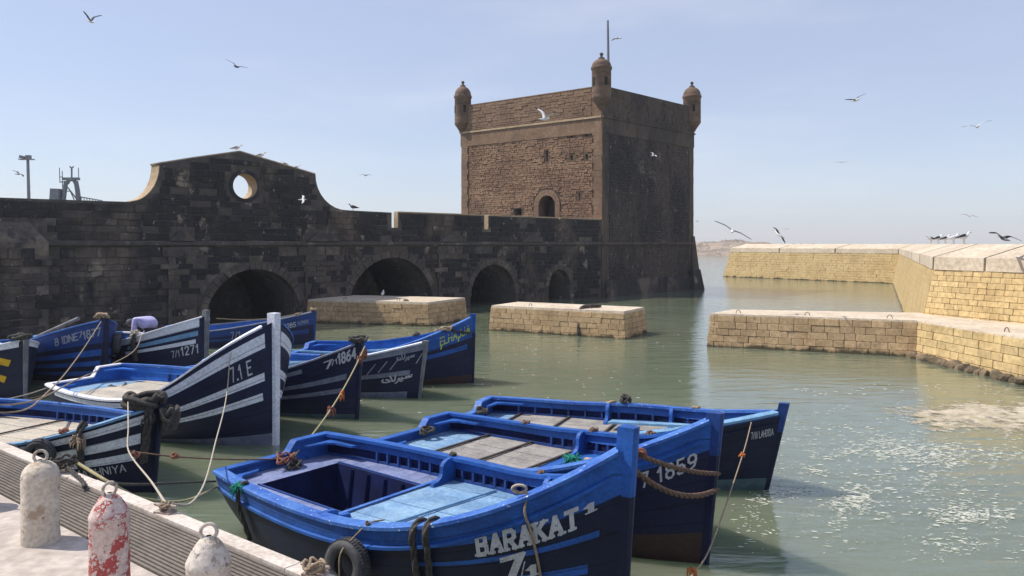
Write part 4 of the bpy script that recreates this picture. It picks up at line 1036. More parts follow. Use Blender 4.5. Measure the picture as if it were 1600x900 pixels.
class Boat:
    def __init__(s, name, label, near, bow, L_half_transom=.78, B=.95, z0=.72, zb=1.7, pz=2.2, ts=.22, ks=2.4, kw=1.55, rake=.15, raised=.13, cat='boat', stem_up=.10, tuck=.30, Y=None):
        near, bow = V(near), V(bow); a = L_half_transom
        d = bow - near; dl = d.length
        s.L = math.sqrt(dl * dl - a * a); ang = math.atan2(d.y, d.x) - math.atan2(a, s.L)
        h = V((math.cos(ang), math.sin(ang))); lf = V((-h.y, h.x))
        S = near + lf * a
        s.a, s.B, s.z0, s.zb, s.pz, s.ts, s.ks, s.kw, s.rake, s.raised, s.tuck = a, B, z0, zb, pz, ts, ks, kw, rake, raised, tuck
        s.stem_up = stem_up
        s.mw = Matrix.Translation((S.x, S.y, 0)) @ Matrix.Rotation(ang, 4, 'Z')
        s.inv = s.mw.inverted()
        s.root = empty(name, mw=s.mw, label=label, cat=cat, group='blue fishing boats moored in the harbour')
    def plan(s, t, v):
        tm = .40; v1 = min(v, 1.0)
        k = s.ks + (s.kw - s.ks) * v1
        if t < tm:
            a = s.a * (1 - s.tuck * v1 ** 1.5); B = s.B * (1 - .10 * v1 ** 2)
            w = a + (B - a) * (1 - ((tm - t) / tm) ** 2)
        else:
            B = s.B * (1 - .10 * v1 ** 2)
            w = B * (1 - ((t - tm) / (1 - tm)) ** k)
        if v > 1: w *= math.sqrt(max(0, 1 - (v - 1) ** 2))
        return max(w, 0.0) + .025 * (1 if v <= 1 else 0)
    def sheer(s, t, side):
        z = s.z0 + (s.zb - s.z0) * max(0, (t - s.ts) / (1 - s.ts)) ** s.pz
        if side > 0: z += s.raised * (1 - sstep(.45, .85, t))
        return z
    def X(s, t, v):
        v1 = min(v, 1.0)
        return t * s.L + s.rake * (1 - v1) * t ** 3 - .10 * (1 - v1) * (1 - t) ** 3 - (s.rake * .3 * (v - 1) * t ** 3 if v > 1 else 0)
    def P(s, t, v, side):
        zs = s.sheer(t, side)
        z = zs * (1 - v) if v <= 1 else -(v - 1) * .42
        return V((s.X(t, v), side * s.plan(t, v), z))
    def Nrm(s, t, v, side):
        e = .004
        a = s.P(min(t + e, 1), v, side) - s.P(max(t - e, 0), v, side); b = s.P(t, v + e, side) - s.P(t, max(v - e, 0), side)
        n = a.cross(b)
        if n.y * side < 0: n = -n
        return n.normalized()
    def Pxd(s, x, d, side, off=.005):
        """point at local x, d metres below the sheer"""
        t = x / s.L
        for _ in range(4):
            v = d / s.sheer(t, side); t += (x - s.X(t, v)) / s.L; t = max(0, min(.999, t))
        return s.P(t, v, side) + s.Nrm(t, v, side) * off
    # ---------------------------------------------------------------- hull
    def hull(s, base, mats, stripes=(), bottom=None, vb=1.0):
        """stripes: (v0, v1, t0, t1, mat) on both sides; or with a 6th entry the side"""
        names = [base] + list(dict.fromkeys([x[4] for x in stripes] + ([bottom] if bottom else [])))
        vs = sorted(set([0, .06, .12, .2, .3, .4, .5, .6, .7, .8, .9, 1.0, 1.12, 1.3, 1.5, 1.75, 2.0] + [x for st in stripes for x in st[:2]] + [vb]))
        tt = sorted(set([k / 26 for k in range(23)] + [.87, .89, .91, .925, .94, .955, .97, .98, .99, 1.0] + [x for st in stripes for x in st[2:4]]))
        mb = MB()
        for side in (-1, 1):
            rows = [[s.P(t, v, side) for t in tt] for v in vs]
            for i in range(len(vs) - 1):
                for j in range(len(tt) - 1):
                    vm, tm = (vs[i] + vs[i + 1]) / 2, (tt[j] + tt[j + 1]) / 2
                    mi = 0
                    if bottom and vm > vb + (.0 if vb < 1 else 0) : mi = names.index(bottom)
                    for st in stripes:
                        if st[0] <= vm <= st[1] and st[2] <= tm <= st[3] and (len(st) < 6 or st[5] == side): mi = names.index(st[4])
                    q = [rows[i][j], rows[i][j + 1], rows[i + 1][j + 1], rows[i + 1][j]]
                    mb.add(q if side < 0 else q[::-1], [(0, 1, 2, 3)], mi, True)
        me = mb.mesh('hull', [M[n] for n in names])
        uvl = me.uv_layers.new(name='UVMap').data
        for li, lo_ in enumerate(me.loops):
            co = me.vertices[lo_.vertex_index].co; t_ = max(0, min(1, co.x / s.L)); zs = s.sheer(t_, -1 if co.y < 0 else 1)
            uvl[li].uv = (co.x, (1 - co.z / zs) * 7.0 + .5)
        bm = bmesh.new(); bm.from_mesh(me); bmesh.ops.remove_doubles(bm, verts=bm.verts, dist=.0008); bmesh.ops.recalc_face_normals(bm, faces=bm.faces); bm.to_mesh(me); bm.free()
        s.hull_o = link('hull', me, s.root); return s
    def sweep(s, name, mat, side, t0, t1, prof, n=44, parent=None):
        """prof: (inward, up) offsets relative to the sheer line"""
        mb = MB(); rows = []
        for k in range(n + 1):
            t = t0 + (t1 - t0) * k / n
            p = s.P(t, 0, side); q0 = s.P(max(0, t - .01), 0, side); q1 = s.P(min(1, t + .01), 0, side)
            d = (q1 - q0); d.z = 0; d.normalize(); inw = V((-d.y, d.x, 0)) * (-side)
            if inw.y * side > 0: inw = -inw
            row = []
            for a, u in prof:
                r = p + inw * a + V((0, 0, u))
                if r.y * side < .004: r.y = .004 * side
                row.append(r)
            rows.append(row)
        mb.grid(rows, smooth=False, close=True)
        mb.add(rows[0], [tuple(range(len(prof)))]); mb.add(rows[-1], [tuple(range(len(prof)))[::-1]])
        return mb.build(name, M[mat], parent or s.root, recalc=True)
    def rails(s, cap, rub=None, rubd=.17, capw=.10, far_cap=None):
        for side in (-1, 1):
            m = far_cap if (side > 0 and far_cap) else cap
            s.sweep('gunwale', m, side, 0, .985, [(-.025, -.012), (-.025, .022), (.0, .03), (capw, .03), (capw, -.012)])
            if rub:
                mb = MB(); rows = []
                for k in range(41):
                    t = .004 + .97 * k / 40; v = rubd / s.sheer(t, -1)
                    if side > 0: v = (rubd + s.sheer(t, 1) - s.sheer(t, -1)) / s.sheer(t, 1)
                    p = s.P(t, v, side); n = s.Nrm(t, v, side)
                    rows.append([p - n * .004 + V((0, 0, .02)), p + n * .026 + V((0, 0, .014)), p + n * .026 - V((0, 0, .014)), p - n * .004 - V((0, 0, .02))])
                mb.grid(rows, smooth=False, close=True); mb.add(rows[0], [(0, 1, 2, 3)]); mb.add(rows[-1], [(3, 2, 1, 0)])
                mb.build('rubbing_strake', M[rub], s.root, recalc=True)
        return s
    def stem(s, mat, w=.075, f=.10, up=None, low=None):
        up = s.stem_up if up is None else up
        mb = MB(); rows = []
        zb = s.sheer(1, -1)
        for v in (-up / zb, -.001, .1, .25, .4, .55, .7, .85, 1.0, 1.35):
            v1 = max(v, 0) if v <= 1 else v
            x = s.X(1, min(max(v, 0), 1)) + (s.rake * (-v) if v < 0 else 0); z = zb * (1 - v) if v <= 1 else -(v - 1) * .42
            ww = w * (1.0 if v < .1 else 1 - .35 * min(1, v))
            rows.append([V((x - f * .9, -ww, z)), V((x + f * .35, -ww * .8, z)), V((x + f * .45, 0, z)), V((x + f * .35, ww * .8, z)), V((x - f * .9, ww, z))])
        k0 = 4 if low else 99
        mb.grid(rows[:k0], smooth=False, close=True)
        if low: mb.grid(rows[k0 - 1:], 1, smooth=False, close=True)
        mb.add(rows[0], [tuple(range(5))]); mb.add(rows[-1], [tuple(range(5))[::-1]])
        s.stem_top = s.mw @ (rows[0][2])
        mb.build('stem_post', [M[mat], M[low or mat]], s.root, recalc=True); return s
    def transom(s, mat, low_to=.15, cap=None, inner=None):
        sec_n = [s.P(0, v, -1) for v in (0, .2, .4, .6, .8, 1.0, 1.3, 1.6, 1.9)]
        sec_f = [s.P(0, v, 1) for v in (1.6, 1.3, 1.0, .8, .6, .4, .2, 0)]
        a = s.a; zl = s.sheer(0, -1) + .002; zh = s.sheer(0, 1) + .002
        top = []
        y0 = a * low_to; wd = .16
        top = [(y0 + wd * k / 6, zl + (zh - zl) * sstep(0, 1, k / 6)) for k in range(7)]
        xt = s.X(0, 0)
        tp = [V((xt, y, z)) for y, z in top[::-1]]
        mb = MB(); mb.prism(sec_n + sec_f + tp, V((.05, 0, 0)))
        mb.build('transom', M[mat], s.root, recalc=True)
        # cap following the stepped top
        line = [(-a - .01, zl)] + top + [(a + .01, zh)]
        mb = MB(); rows = []
        for y, z in line: rows.append([V((xt - .025, y, z)), V((xt - .025, y, z + .03)), V((xt + .10, y, z + .03)), V((xt + .10, y, z))])
        mb.grid(rows, smooth=False, close=True); mb.add(rows[0], [(0, 1, 2, 3)]); mb.add(rows[-1], [(3, 2, 1, 0)])
        mb.build('transom_cap', M[cap or mat], s.root, recalc=True)
        return s
    # ---------------------------------------------------------------- inside
    def deckz(s, t): return s.zd + (s.zb - s.z0) * .30 * max(0, (t - .3) / .7) ** 2
    def vd(s, t): return max(.1, min(.95, 1 - (s.deckz(t) - .04) / s.sheer(t, -1)))
    def inw(s, t, g=.09): return max(0.02, s.plan(t, s.vd(t)) - g)
    def inside(s, depth, inner, board, slots=True, stan_t=(.08, .86), step=.19):
        s.zd = s.z0 - depth
        for side in (-1, 1):
            mb = MB(); rows = []
            n = 40
            for k in range(n + 1):
                t = .012 + .955 * k / n
                zs = s.sheer(t, side) - .005; zd = s.deckz(t) - .05; row = []
                for q in range(6):
                    z = zs + (zd - zs) * q / 5; v = max(0, 1 - z / s.sheer(t, side))
                    row.append(V((s.X(t, v), side * max(.006, s.plan(t, v) - .04), z)))
                rows.append(row)
            mb.grid(rows, smooth=True); mb.build('inner_planking', M[inner], s.root)
            # upper board
            mb = MB(); rows = []
            for k in range(n + 1):
                t = .012 + .93 * k / n
                zs = s.sheer(t, side) - .004; zd = s.deckz(t); fr = .46 if slots else .9
                zm = zs - (zs - zd) * fr
                w0 = max(.02, s.plan(t, 0) - .05); w1 = max(.018, s.plan(t, 1 - zm / s.sheer(t, side)) - .065); x = s.X(t, 0)
                rows.append([V((x, side * w0, zs)), V((x, side * w1, zm)), V((x, side * (w1 + .022), zm)), V((x, side * (w0 + .02), zs))])
            mb.grid(rows, smooth=False, close=True); mb.add(rows[0], [(0, 1, 2, 3)]); mb.add(rows[-1], [(0, 1, 2, 3)])
            mb.build('bulwark_board', M[board], s.root, recalc=True)
            if slots:
                mb = MB(); rows = []
                for k in range(n + 1):
                    t = .012 + .93 * k / n
                    zd = s.deckz(t); zh = zd + .30 * (s.sheer(t, -1) - zd); w1 = max(.015, s.plan(t, s.vd(t)) - .085); x = s.X(t, .3)
                    rows.append([V((x, side * w1, zd - .01)), V((x, side * w1, zh)), V((x, side * (w1 + .025), zh)), V((x, side * (w1 + .025), zd - .01))])
                mb.grid(rows, smooth=False, close=True); mb.add(rows[0], [(0, 1, 2, 3)]); mb.add(rows[-1], [(0, 1, 2, 3)])
                mb.build('waterway_board', M['blue_dull' if board == 'blue' else board], s.root, recalc=True)
                x = stan_t[0] * s.L
                while x < stan_t[1] * s.L:
                    t = x / s.L; zs = s.sheer(t, side); zd = s.deckz(t); w1 = s.plan(t, s.vd(t)) - .075
                    mb = MB(); mb.box((x, side * (w1 + .012), (zs - .45 * (zs - zd) + zd) / 2), (.032, .05, .55 * (zs - zd))); mb.build('stanchion', M['blue_dull'], s.root); x += step
        return s
    def planks(s, t0, t1, n, mat, hole=None, name='deck_plank', dz=0.0, gap=.006, ymax=None):
        """fore and aft planks; hole=(t0,t1,halfwidth fraction)"""
        W_ = max(s.inw(t0 + (t1 - t0) * k / 6) for k in range(7)) if ymax is None else ymax
        for i in range(n):
            ya, yb = -W_ + 2 * W_ * i / n + gap / 2, -W_ + 2 * W_ * (i + 1) / n - gap / 2
            mb = MB(); rows = []; m = 10
            jz = random.uniform(-.004, .004)
            for k in range(m + 1):
                t = t0 + (t1 - t0) * k / m; w = s.inw(t, .07)
                a, b = max(-w, min(w, ya)), max(-w, min(w, yb))
                if b - a < .01: continue
                z = s.deckz(t) + dz + jz; x = s.X(t, .3)
                rows.append([V((x, a, z)), V((x, b, z)), V((x, b, z - .022)), V((x, a, z - .022))])
            if len(rows) < 2: continue
            mb.grid(rows, smooth=False, close=True); mb.add(rows[0], [(0, 1, 2, 3)]); mb.add(rows[-1], [(3, 2, 1, 0)])
            mb.build(name, M[mat], s.root, recalc=True)
        return s
    def cross(s, t0, t1, n, mat, y0, y1, name='deck_plank', dz=0.0):
        """short athwart boards between y0 and y1 (functions of t or numbers)"""
        for i in range(n):
            ta, tb = t0 + (t1 - t0) * i / n, t0 + (t1 - t0) * (i + 1) / n
            f0 = (lambda t: y0(t) if callable(y0) else y0); f1 = (lambda t: y1(t) if callable(y1) else y1)
            g = .003; xa, xb = s.X(ta, .15) + g, s.X(tb, .15) - g; za, zb = s.deckz(ta) + dz, s.deckz(tb) + dz
            mb = MB()
            mb.hexa([V((xa, f0(ta), za - .025)), V((xb, f0(tb), zb - .025)), V((xb, f1(tb), zb - .025)), V((xa, f1(ta), za - .025)), V((xa, f0(ta), za)), V((xb, f0(tb), zb)), V((xb, f1(tb), zb)), V((xa, f1(ta), za))])
            mb.build(name, M[mat], s.root, recalc=True)
        return s
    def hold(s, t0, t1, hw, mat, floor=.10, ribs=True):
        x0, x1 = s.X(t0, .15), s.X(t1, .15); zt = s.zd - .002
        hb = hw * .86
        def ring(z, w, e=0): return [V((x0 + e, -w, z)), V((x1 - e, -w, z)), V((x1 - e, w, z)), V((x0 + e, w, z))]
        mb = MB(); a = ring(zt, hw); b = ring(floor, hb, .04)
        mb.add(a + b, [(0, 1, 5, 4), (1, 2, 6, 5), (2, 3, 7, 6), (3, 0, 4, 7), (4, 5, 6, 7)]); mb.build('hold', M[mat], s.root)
        if ribs:
            n = max(2, int((x1 - x0) / .3))
            for side in (-1, 1):
                for k in range(1, n):
                    x = x0 + (x1 - x0) * k / n
                    mb = MB(); mb.tube([V((x, side * (hw - .012), zt - .03)), V((x, side * (hb - .0), floor + .1)), V((x, side * hb * .55, floor + .015))], .026, 4, smooth=False); mb.build('rib', M[mat], s.root)
        # coaming boards
        for side in (-1, 1):
            mb = MB(); mb.box(((x0 + x1) / 2, side * (hw + .012), zt - .03), (x1 - x0, .022, .10)); mb.build('coaming', M['blue_dull'], s.root)
        return s
    def batten(s, t, mat, dz=.012, h=.02, w=.03, name='batten', y0=None, y1=None):
        wi = s.inw(t, .07); y0 = -wi if y0 is None else y0; y1 = wi if y1 is None else y1
        z = s.deckz(t) + dz; x = s.X(t, .3)
        mb = MB(); mb.box((x, (y0 + y1) / 2, z + h / 2), (w, y1 - y0, h)); mb.build(name, M[mat], s.root); return s
    def knee(s, t, side, mat, reach=.30):
        zs = s.sheer(t, side) + .032; zd = s.deckz(t) - .01; w = s.plan(t, .05) - .045; x = s.X(t, .05)
        dl = w - (s.plan(t, s.vd(t)) - .06)
        pr = [(max(0, dl), zd), (0, zs - .06), (0, zs), (.085, zs)]
        for k in range(1, 8):
            u = k / 8; pr.append((.085 + (reach - .085) * (u + .16 * math.sin(2 * math.pi * u)), zs - (zs - zd - .05) * (sstep(0, 1, u))))
        pr += [(reach, zd + .05), (reach + .02, zd)]
        mb = MB(); mb.prism([V((x, side * (w - a), z)) for a, z in pr], V((.055, 0, 0))); mb.build('knee', M[mat], s.root, recalc=True); return s
    def quarter(s, mat):
        for side in (-1, 1):
            z = s.sheer(0, side) - .075; w = s.plan(0, 0) - .06
            pts = [(.06, 0), (.60, 0), (.56, .055), (.26, .09), (.15, .17), (.11, .42), (.06, .46)]
            mb = MB(); mb.prism([V((x, side * (w - y), z)) for x, y in pts], V((0, 0, .028))); mb.build('quarter_knee', M[mat], s.root, recalc=True)
        return s
    # ---------------------------------------------------------------- lettering
    def text(s, txt, x0, d0, h, mat, thick=.13, side=-1, space=.16, asp=1.0, serif=False, slope=0.0, name='lettering', jit=.02):
        mb = MB(); cx = 0.0; idx = 0; rs = random.Random(len(txt) * 7 + int(h * 1000))
        def bar(p, q, w, ext):
            nonlocal idx
            p, q = V(p), V(q); d = q - p; l = d.length
            if l < 1e-6: return
            d.normalize(); n = V((-d.y, d.x)) * w / 2; p = p - d * ext; q = q + d * ext
            m = max(1, int((l * h) / .035)); rows = []
            for k in range(m + 1):
                c = p.lerp(q, k / m); row = []
                for sg in (-1, 1):
                    g = c + n * sg
                    X_ = x0 + (g.x * h * asp if side < 0 else -g.x * h * asp)
                    row.append(s.Pxd(X_, d0 - g.y * h - g.x * h * asp * slope, side, .0045 + idx * .00025))
                rows.append(row)
            mb.grid(rows, smooth=False); idx += 1
        for ch in txt:
            w, st = GLY[ch]; jy = rs.uniform(-jit, jit); jx = rs.uniform(-jit, jit)
            for pl in st:
                pl = [(cx + x + jx * y, y + jy) for x, y in pl]
                for i in range(len(pl) - 1): bar(pl[i], pl[i + 1], thick, thick * .38)
                if serif:
                    for (e, o) in ((pl[0], pl[1]), (pl[-1], pl[-2])):
                        if abs(e[1] - jy) < .05 or abs(e[1] - 1 - jy) < .05:
                            if abs(e[1] - o[1]) > .3: bar((e[0] - thick * .95, e[1]), (e[0] + thick * .95, e[1]), thick * .62, 0)
            cx += w + space
        mb.build(name, M[mat], s.root); return s
    def fx(s, px, d, side=-1):
        """local x at which the hull, d below the sheer, stands on the sight line of column px"""
        lo, hi = .05 * s.L, s.X(1, .3) - .02
        for _ in range(40):
            m = (lo + hi) / 2; p = s.mw @ s.Pxd(m, d, side); q = p.x / p.y * F + 800
            if q < px: lo = m
            else: hi = m
        return (lo + hi) / 2
    def txt(s, t_, px0, px1, d0, d1, h, mat, thick=.15, space=.22, **kw):
        x0, x1 = s.fx(px0, d0), s.fx(px1, d1)
        w = sum(GLY[c][0] for c in t_) + space * (len(t_) - 1)
        asp = max(.2, (x1 - x0) / (w * h))
        return s.text(t_, x0, d0, h, mat, thick=thick, space=space, asp=asp, slope=-(d1 - d0) / max(.01, x1 - x0), **kw)
    def stem_at(s, dn):
        zb = s.sheer(1, -1); return s.mw @ V((s.X(1, min(1, max(0, dn / zb))) + .07, 0, zb - dn))
    def mark(s, x0, d0, x1, d1, w, mat, side=-1, name='painted_mark'):
        mb = MB(); m = 8; rows = []
        d = V((x1 - x0, d1 - d0)).normalized(); n = V((-d.y, d.x)) * w / 2
        for k in range(m + 1):
            c = V((x0, d0)).lerp(V((x1, d1)), k / m)
            rows.append([s.Pxd(c.x + n.x * g, c.y + n.y * g, side, .006) for g in (-1, 1)])
        mb.grid(rows, smooth=False); mb.build(name, M[mat], s.root); return s
    def world(s, x, y, z): return s.mw @ V((x, y, z))
    def rail(s, t, side, up=.03, inn=.04):
        p = s.P(t, 0, side); p.y -= side * inn; p.z += up; return s.mw @ p
    def skin(s, t, d, side=-1, off=.02):
        v = d / s.sheer(t, side); return s.mw @ (s.P(t, v, side) + s.Nrm(t, v, side) * off)

def G2(px, py, z): return G(px, py, z).xy

# ---- B1: the big cobalt boat with the large white name
b1 = Boat('fishing_boat', 'cobalt blue fishing boat lettered BARAKAT with an open hold and tyre fender', G2(345, 737, .78), V((.97, 6.92)), B=1.06, L_half_transom=.84, z0=.76, zb=1.80, pz=2.9, ts=.30, ks=2.6, kw=1.7, rake=.12, stem_up=.17, raised=.15, tuck=.42)
b1.hull('black_navy', None, stripes=[(0, .225, 0, 1, 'blue'), (.372, .410, .66, .965, 'blue'), (.55, .605, .66, .95, 'blue')])
b1.rails('blue_cap', 'blue', .185, capw=.125, far_cap='blue')
b1.stem('blue', w=.07, f=.125, up=.17, low='black_navy')
b1.transom('blue', cap='blue')
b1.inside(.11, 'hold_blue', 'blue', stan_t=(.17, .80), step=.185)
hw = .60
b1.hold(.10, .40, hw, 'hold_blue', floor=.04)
b1.cross(.015, .10, 1, 'side_plank', lambda t: -b1.inw(t, .07), lambda t: b1.inw(t, .07))
b1.cross(.101, .40, 7, 'side_plank', lambda t: hw, lambda t: b1.inw(t, .07))
b1.cross(.101, .40, 7, 'side_plank', lambda t: -b1.inw(t, .07), -hw)
b1.planks(.402, .755, 8, 'sky_plank')
b1.planks(.758, .95, 6, 'side_plank', dz=-.05)
b1.batten(.755, 'wood_dark', w=.035)
b1.batten(.405, 'blue_cap', w=.05, h=.012)
for t in (.42, .74): 
    for sd_ in (-1, 1): b1.knee(t, sd_, 'blue', .40 if t < .6 else .34)
b1.quarter('blue')

# ---- B2: behind it, number 7.1859
b2 = Boat('fishing_boat', 'dark blue fishing boat numbered 7.1859 with grey hatch boards and brown antifouling', G2(590, 693, .78), G2(1100, 880, 0), B=.95, L_half_transom=.78, z0=.78, zb=1.66, pz=2.3, ts=.3, ks=2.5, kw=1.6, rake=.17, stem_up=.06, raised=.14, tuck=.35)
b2.hull('navy', None, stripes=[(0, .20, 0, 1, 'blue')], bottom='red_bottom', vb=.78)
b2.rails('blue_cap', 'blue', .19, capw=.11, far_cap='blue'); b2.stem('blue_dull', w=.07, f=.13, low='navy'); b2.transom('blue', cap='blue')
b2.inside(.10, 'hold_blue', 'blue', stan_t=(.40, .86), step=.2)
b2.planks(.015, .16, 8, 'sky_plank'); b2.planks(.162, .50, 7, 'grey_plank'); b2.cross(.502, .54, 1, 'blue', lambda t: -b2.inw(t, .07), lambda t: b2.inw(t, .07))
b2.hold(.542, .68, .40, 'hold_blue', floor=.25, ribs=False)
b2.cross(.542, .68, 2, 'blue', .40, lambda t: b2.inw(t, .07)); b2.cross(.542, .68, 2, 'blue', lambda t: -b2.inw(t, .07), -.40)
b2.planks(.682, .95, 5, 'blue')
for t in (.165, .33, .50): b2.batten(t, 'wood_dark', w=.035)
for t in (.515, .70):
    for sd_ in (-1, 1): b2.knee(t, sd_, 'blue', .32)
b2.quarter('blue')

# ---- B3: black hull, pale blue inside
b3 = Boat('fishing_boat', 'black hulled fishing boat lettered LAHDIDA with a pale blue gunwale', G2(712, 661, .70), G2(1196, 765, 0), B=.92, L_half_transom=.75, z0=.70, zb=1.16, pz=1.7, ts=.3, ks=2.4, kw=1.6, rake=.26, stem_up=.13, raised=.13, tuck=.35)
b3.hull('black_navy', None, stripes=[(0, .04, 0, 1, 'blue_dull')], bottom='teal_bottom', vb=.84)
b3.rails('light_stripe', 'black_navy', .15, capw=.12, far_cap='blue_cap'); b3.stem('blue_dull', w=.055, f=.11, low='black_navy'); b3.transom('blue', cap='blue_cap')
b3.inside(.12, 'hold_blue', 'blue', stan_t=(.10, .9), step=.3)
b3.planks(.015, .12, 6, 'sky_plank'); b3.planks(.122, .70, 7, 'grey_plank'); b3.planks(.702, .95, 5, 'sky_plank')
for t in (.12, .30, .48, .70): b3.batten(t, 'wood_dark', w=.035)
for t in (.44, .66):
    for sd_ in (-1, 1): b3.knee(t, sd_, 'blue', .32)
b3.quarter('blue')

# ---- B4: black and white striped, left front
h4 = V((.91, -.41)).normalized(); bw4 = V((-5.22, 11.15))
b4 = Boat('fishing_boat', 'black and white striped fishing boat lettered MAGHNIYA with rope fenders on its bow', bw4 - h4 * 4.9 - V((-h4.y, h4.x)) * .78, bw4, B=1.04, L_half_transom=.78, z0=.62, zb=1.26, pz=2.2, ts=.38, ks=2.9, kw=1.8, rake=.14, stem_up=.04, raised=.16, tuck=.2)
b4.hull('black_navy', None, stripes=[(.05, .15, .0, .99, 'white_paint'), (.26, .39, .36, .97, 'white_paint'), (.48, .585, .36, .96, 'white_paint')])
b4.rails('light_stripe', None, capw=.085, far_cap='blue_cap'); b4.stem('black_navy', w=.06, f=.12); b4.transom('blue', cap='blue_cap')
b4.inside(.11, 'hold_blue', 'blue', stan_t=(.30, .9), step=.2)
b4.planks(.015, .82, 7, 'pale_plank')
for t in (.33, .52, .70): b4.batten(t, 'wood_dark', w=.03)
for sd_ in (-1, 1): b4.knee(.74, sd_, 'blue', .24)
b4.quarter('blue')

# ---- B5: tall navy boat with white stripes and a white stem
b5 = Boat('fishing_boat', 'tall navy fishing boat with white stripes, white stem post and number 7.1 E', G2(78, 603, .66), V((-4.23, 13.75)), B=1.20, L_half_transom=.80, z0=.68, zb=2.22, pz=3.0, ts=.30, ks=8.0, kw=2.0, rake=.0, stem_up=.14, raised=.20, tuck=.25)
b5.hull('navy', None, stripes=[(.06, .18, .10, .988, 'white_paint'), (.38, .45, .30, .985, 'white_paint'), (.545, .61, .30, .98, 'white_paint')], bottom='grey_bottom', vb=.90)
b5.rails('white_paint', None, capw=.085, far_cap='blue_cap'); b5.stem('white_paint', w=.085, f=.14); b5.transom('blue_bright', cap='white_paint')
b5.inside(.12, 'blue_bright', 'blue_bright', stan_t=(.22, .8), step=.24)
b5.planks(.015, .12, 6, 'sky_plank'); b5.planks(.122, .90, 7, 'pale_plank')
for sd_ in (-1, 1): b5.knee(.62, sd_, 'blue_bright', .24)
b5.quarter('blue_bright')
b5.text('OUA', 5.30, .98, .30, 'letter_white', thick=.14, side=1, space=.25, asp=.8)

# ---- B6: number 1864
b6 = Boat('fishing_boat', 'navy fishing boat with grey stripes and number 1864, a rope bundle on its bow', V((-7.9, 17.7)), G2(557, 655, 0), B=.92, L_half_transom=.75, z0=.66, zb=1.58, pz=2.0, ts=.30, ks=2.4, kw=1.6, rake=.12, stem_up=.05, raised=.12)
b6.hull('navy', None, stripes=[(.09, .17, .56, .80, 'grey_bottom'), (.36, .44, .40, .96, 'grey_bottom'), (.55, .62, .40, .95, 'grey_bottom')], bottom='teal_bottom', vb=.93)
b6.rails('grey_bottom', None, capw=.08, far_cap='light_stripe'); b6.stem('navy', w=.06, f=.11); b6.transom('blue', cap='blue_cap')
b6.inside(.2, 'light_stripe', 'light_stripe', slots=False); b6.planks(.015, .9, 7, 'pale_plank'); b6.quarter('blue')

# ---- B7: Arabic lettering
b7 = Boat('fishing_boat', 'navy fishing boat with Arabic lettering, grey stripe and grey gunwale', V((-6.8, 19.2)), G2(655, 622, 0), B=.86, L_half_transom=.7, z0=.68, zb=1.32, pz=1.6, ts=.3, ks=2.4, kw=1.6, rake=.20, stem_up=.03, raised=.08)
b7.hull('navy', None, stripes=[(.0, .13, 0, 1, 'grey_bottom'), (.46, .555, .30, .95, 'grey_bottom'), (.87, 1.0, .62, .945, 'grey_bottom')])
b7.rails('white_paint', None, capw=.09, far_cap='light_stripe'); b7.stem('wood_grey', w=.055, f=.10); b7.transom('blue', cap='blue_cap')
b7.inside(.2, 'light_stripe', 'light_stripe', slots=False); b7.planks(.015, .9, 7, 'sky_plank')

# ---- B8: EL HAJJA
b8 = Boat('fishing_boat', 'bright blue fishing boat lettered ELHAJJA in yellow green on its bow', G2(458, 556, .70), G2(738, 598, 0), B=.92, L_half_transom=.76, z0=.74, zb=1.72, pz=1.75, ts=.30, ks=2.4, kw=1.6, rake=.05, stem_up=.07, raised=.13)
b8.hull('navy', None, stripes=[(0, .30, 0, 1, 'blue'), (.385, .46, .40, .97, 'blue')], bottom='red_bottom', vb=.87)
b8.rails('blue_cap', 'blue', .2, capw=.09, far_cap='blue_bright'); b8.stem('blue', w=.055, f=.11, low='navy'); b8.transom('blue_bright', cap='blue_cap')
b8.inside(.24, 'blue_bright', 'blue_bright', stan_t=(.3, .8), step=.3); b8.planks(.015, .9, 7, 'sky_plank'); b8.quarter('blue_bright')

# ---- B9: number 1271, pale blue and white stripes
h9 = V((.84, -.54)).normalized(); bw9 = G2(322, 592, 0)
b9 = Boat('fishing_boat', 'navy fishing boat numbered 1271 with white and pale blue bow stripes', bw9 - h9 * 5.2 - V((-h9.y, h9.x)) * .78, bw9, B=.98, L_half_transom=.78, z0=.74, zb=1.68, pz=1.6, ts=.25, ks=3.0, kw=1.8, rake=.04, stem_up=.16, raised=.10)
b9.hull('navy', None, stripes=[(0, .145, .30, .975, 'white_paint'), (.20, .285, .60, .97, 'light_stripe'), (.225, .31, .36, .53, 'white_paint'), (.335, .405, .58, .96, 'white_paint'), (.37, .445, .36, .50, 'white_paint')])
b9.rails('white_paint', None, capw=.085); b9.stem('wood_grey', w=.065, f=.13); b9.transom('blue', cap='blue_cap')
b9.inside(.30, 'hold_blue', 'blue_dull', slots=False); b9.planks(.015, .9, 7, 'grey_plank')

# ---- B10: YASMINA
b10 = Boat('fishing_boat', 'blue banded fishing boat numbered 1285 lettered YASMINA moored before the first arch', V((-12.4, 26.6)), G2(490, 541, 0), B=.92, L_half_transom=.75, z0=.52, zb=1.22, pz=1.5, ts=.2, ks=2.2, kw=1.6, rake=.06, stem_up=.05, raised=.10)
b10.hull('navy', None, stripes=[(0, .36, 0, 1, 'blue_dull'), (.47, .60, 0, .97, 'blue_dull')], bottom='teal_bottom', vb=.93)
b10.rails('grey_bottom', None, capw=.08); b10.stem('blue_dull', w=.055, f=.11); b10.transom('blue', cap='blue_cap')
b10.inside(.2, 'hold_blue', 'blue', slots=False); b10.planks(.015, .9, 7, 'sky_plank')

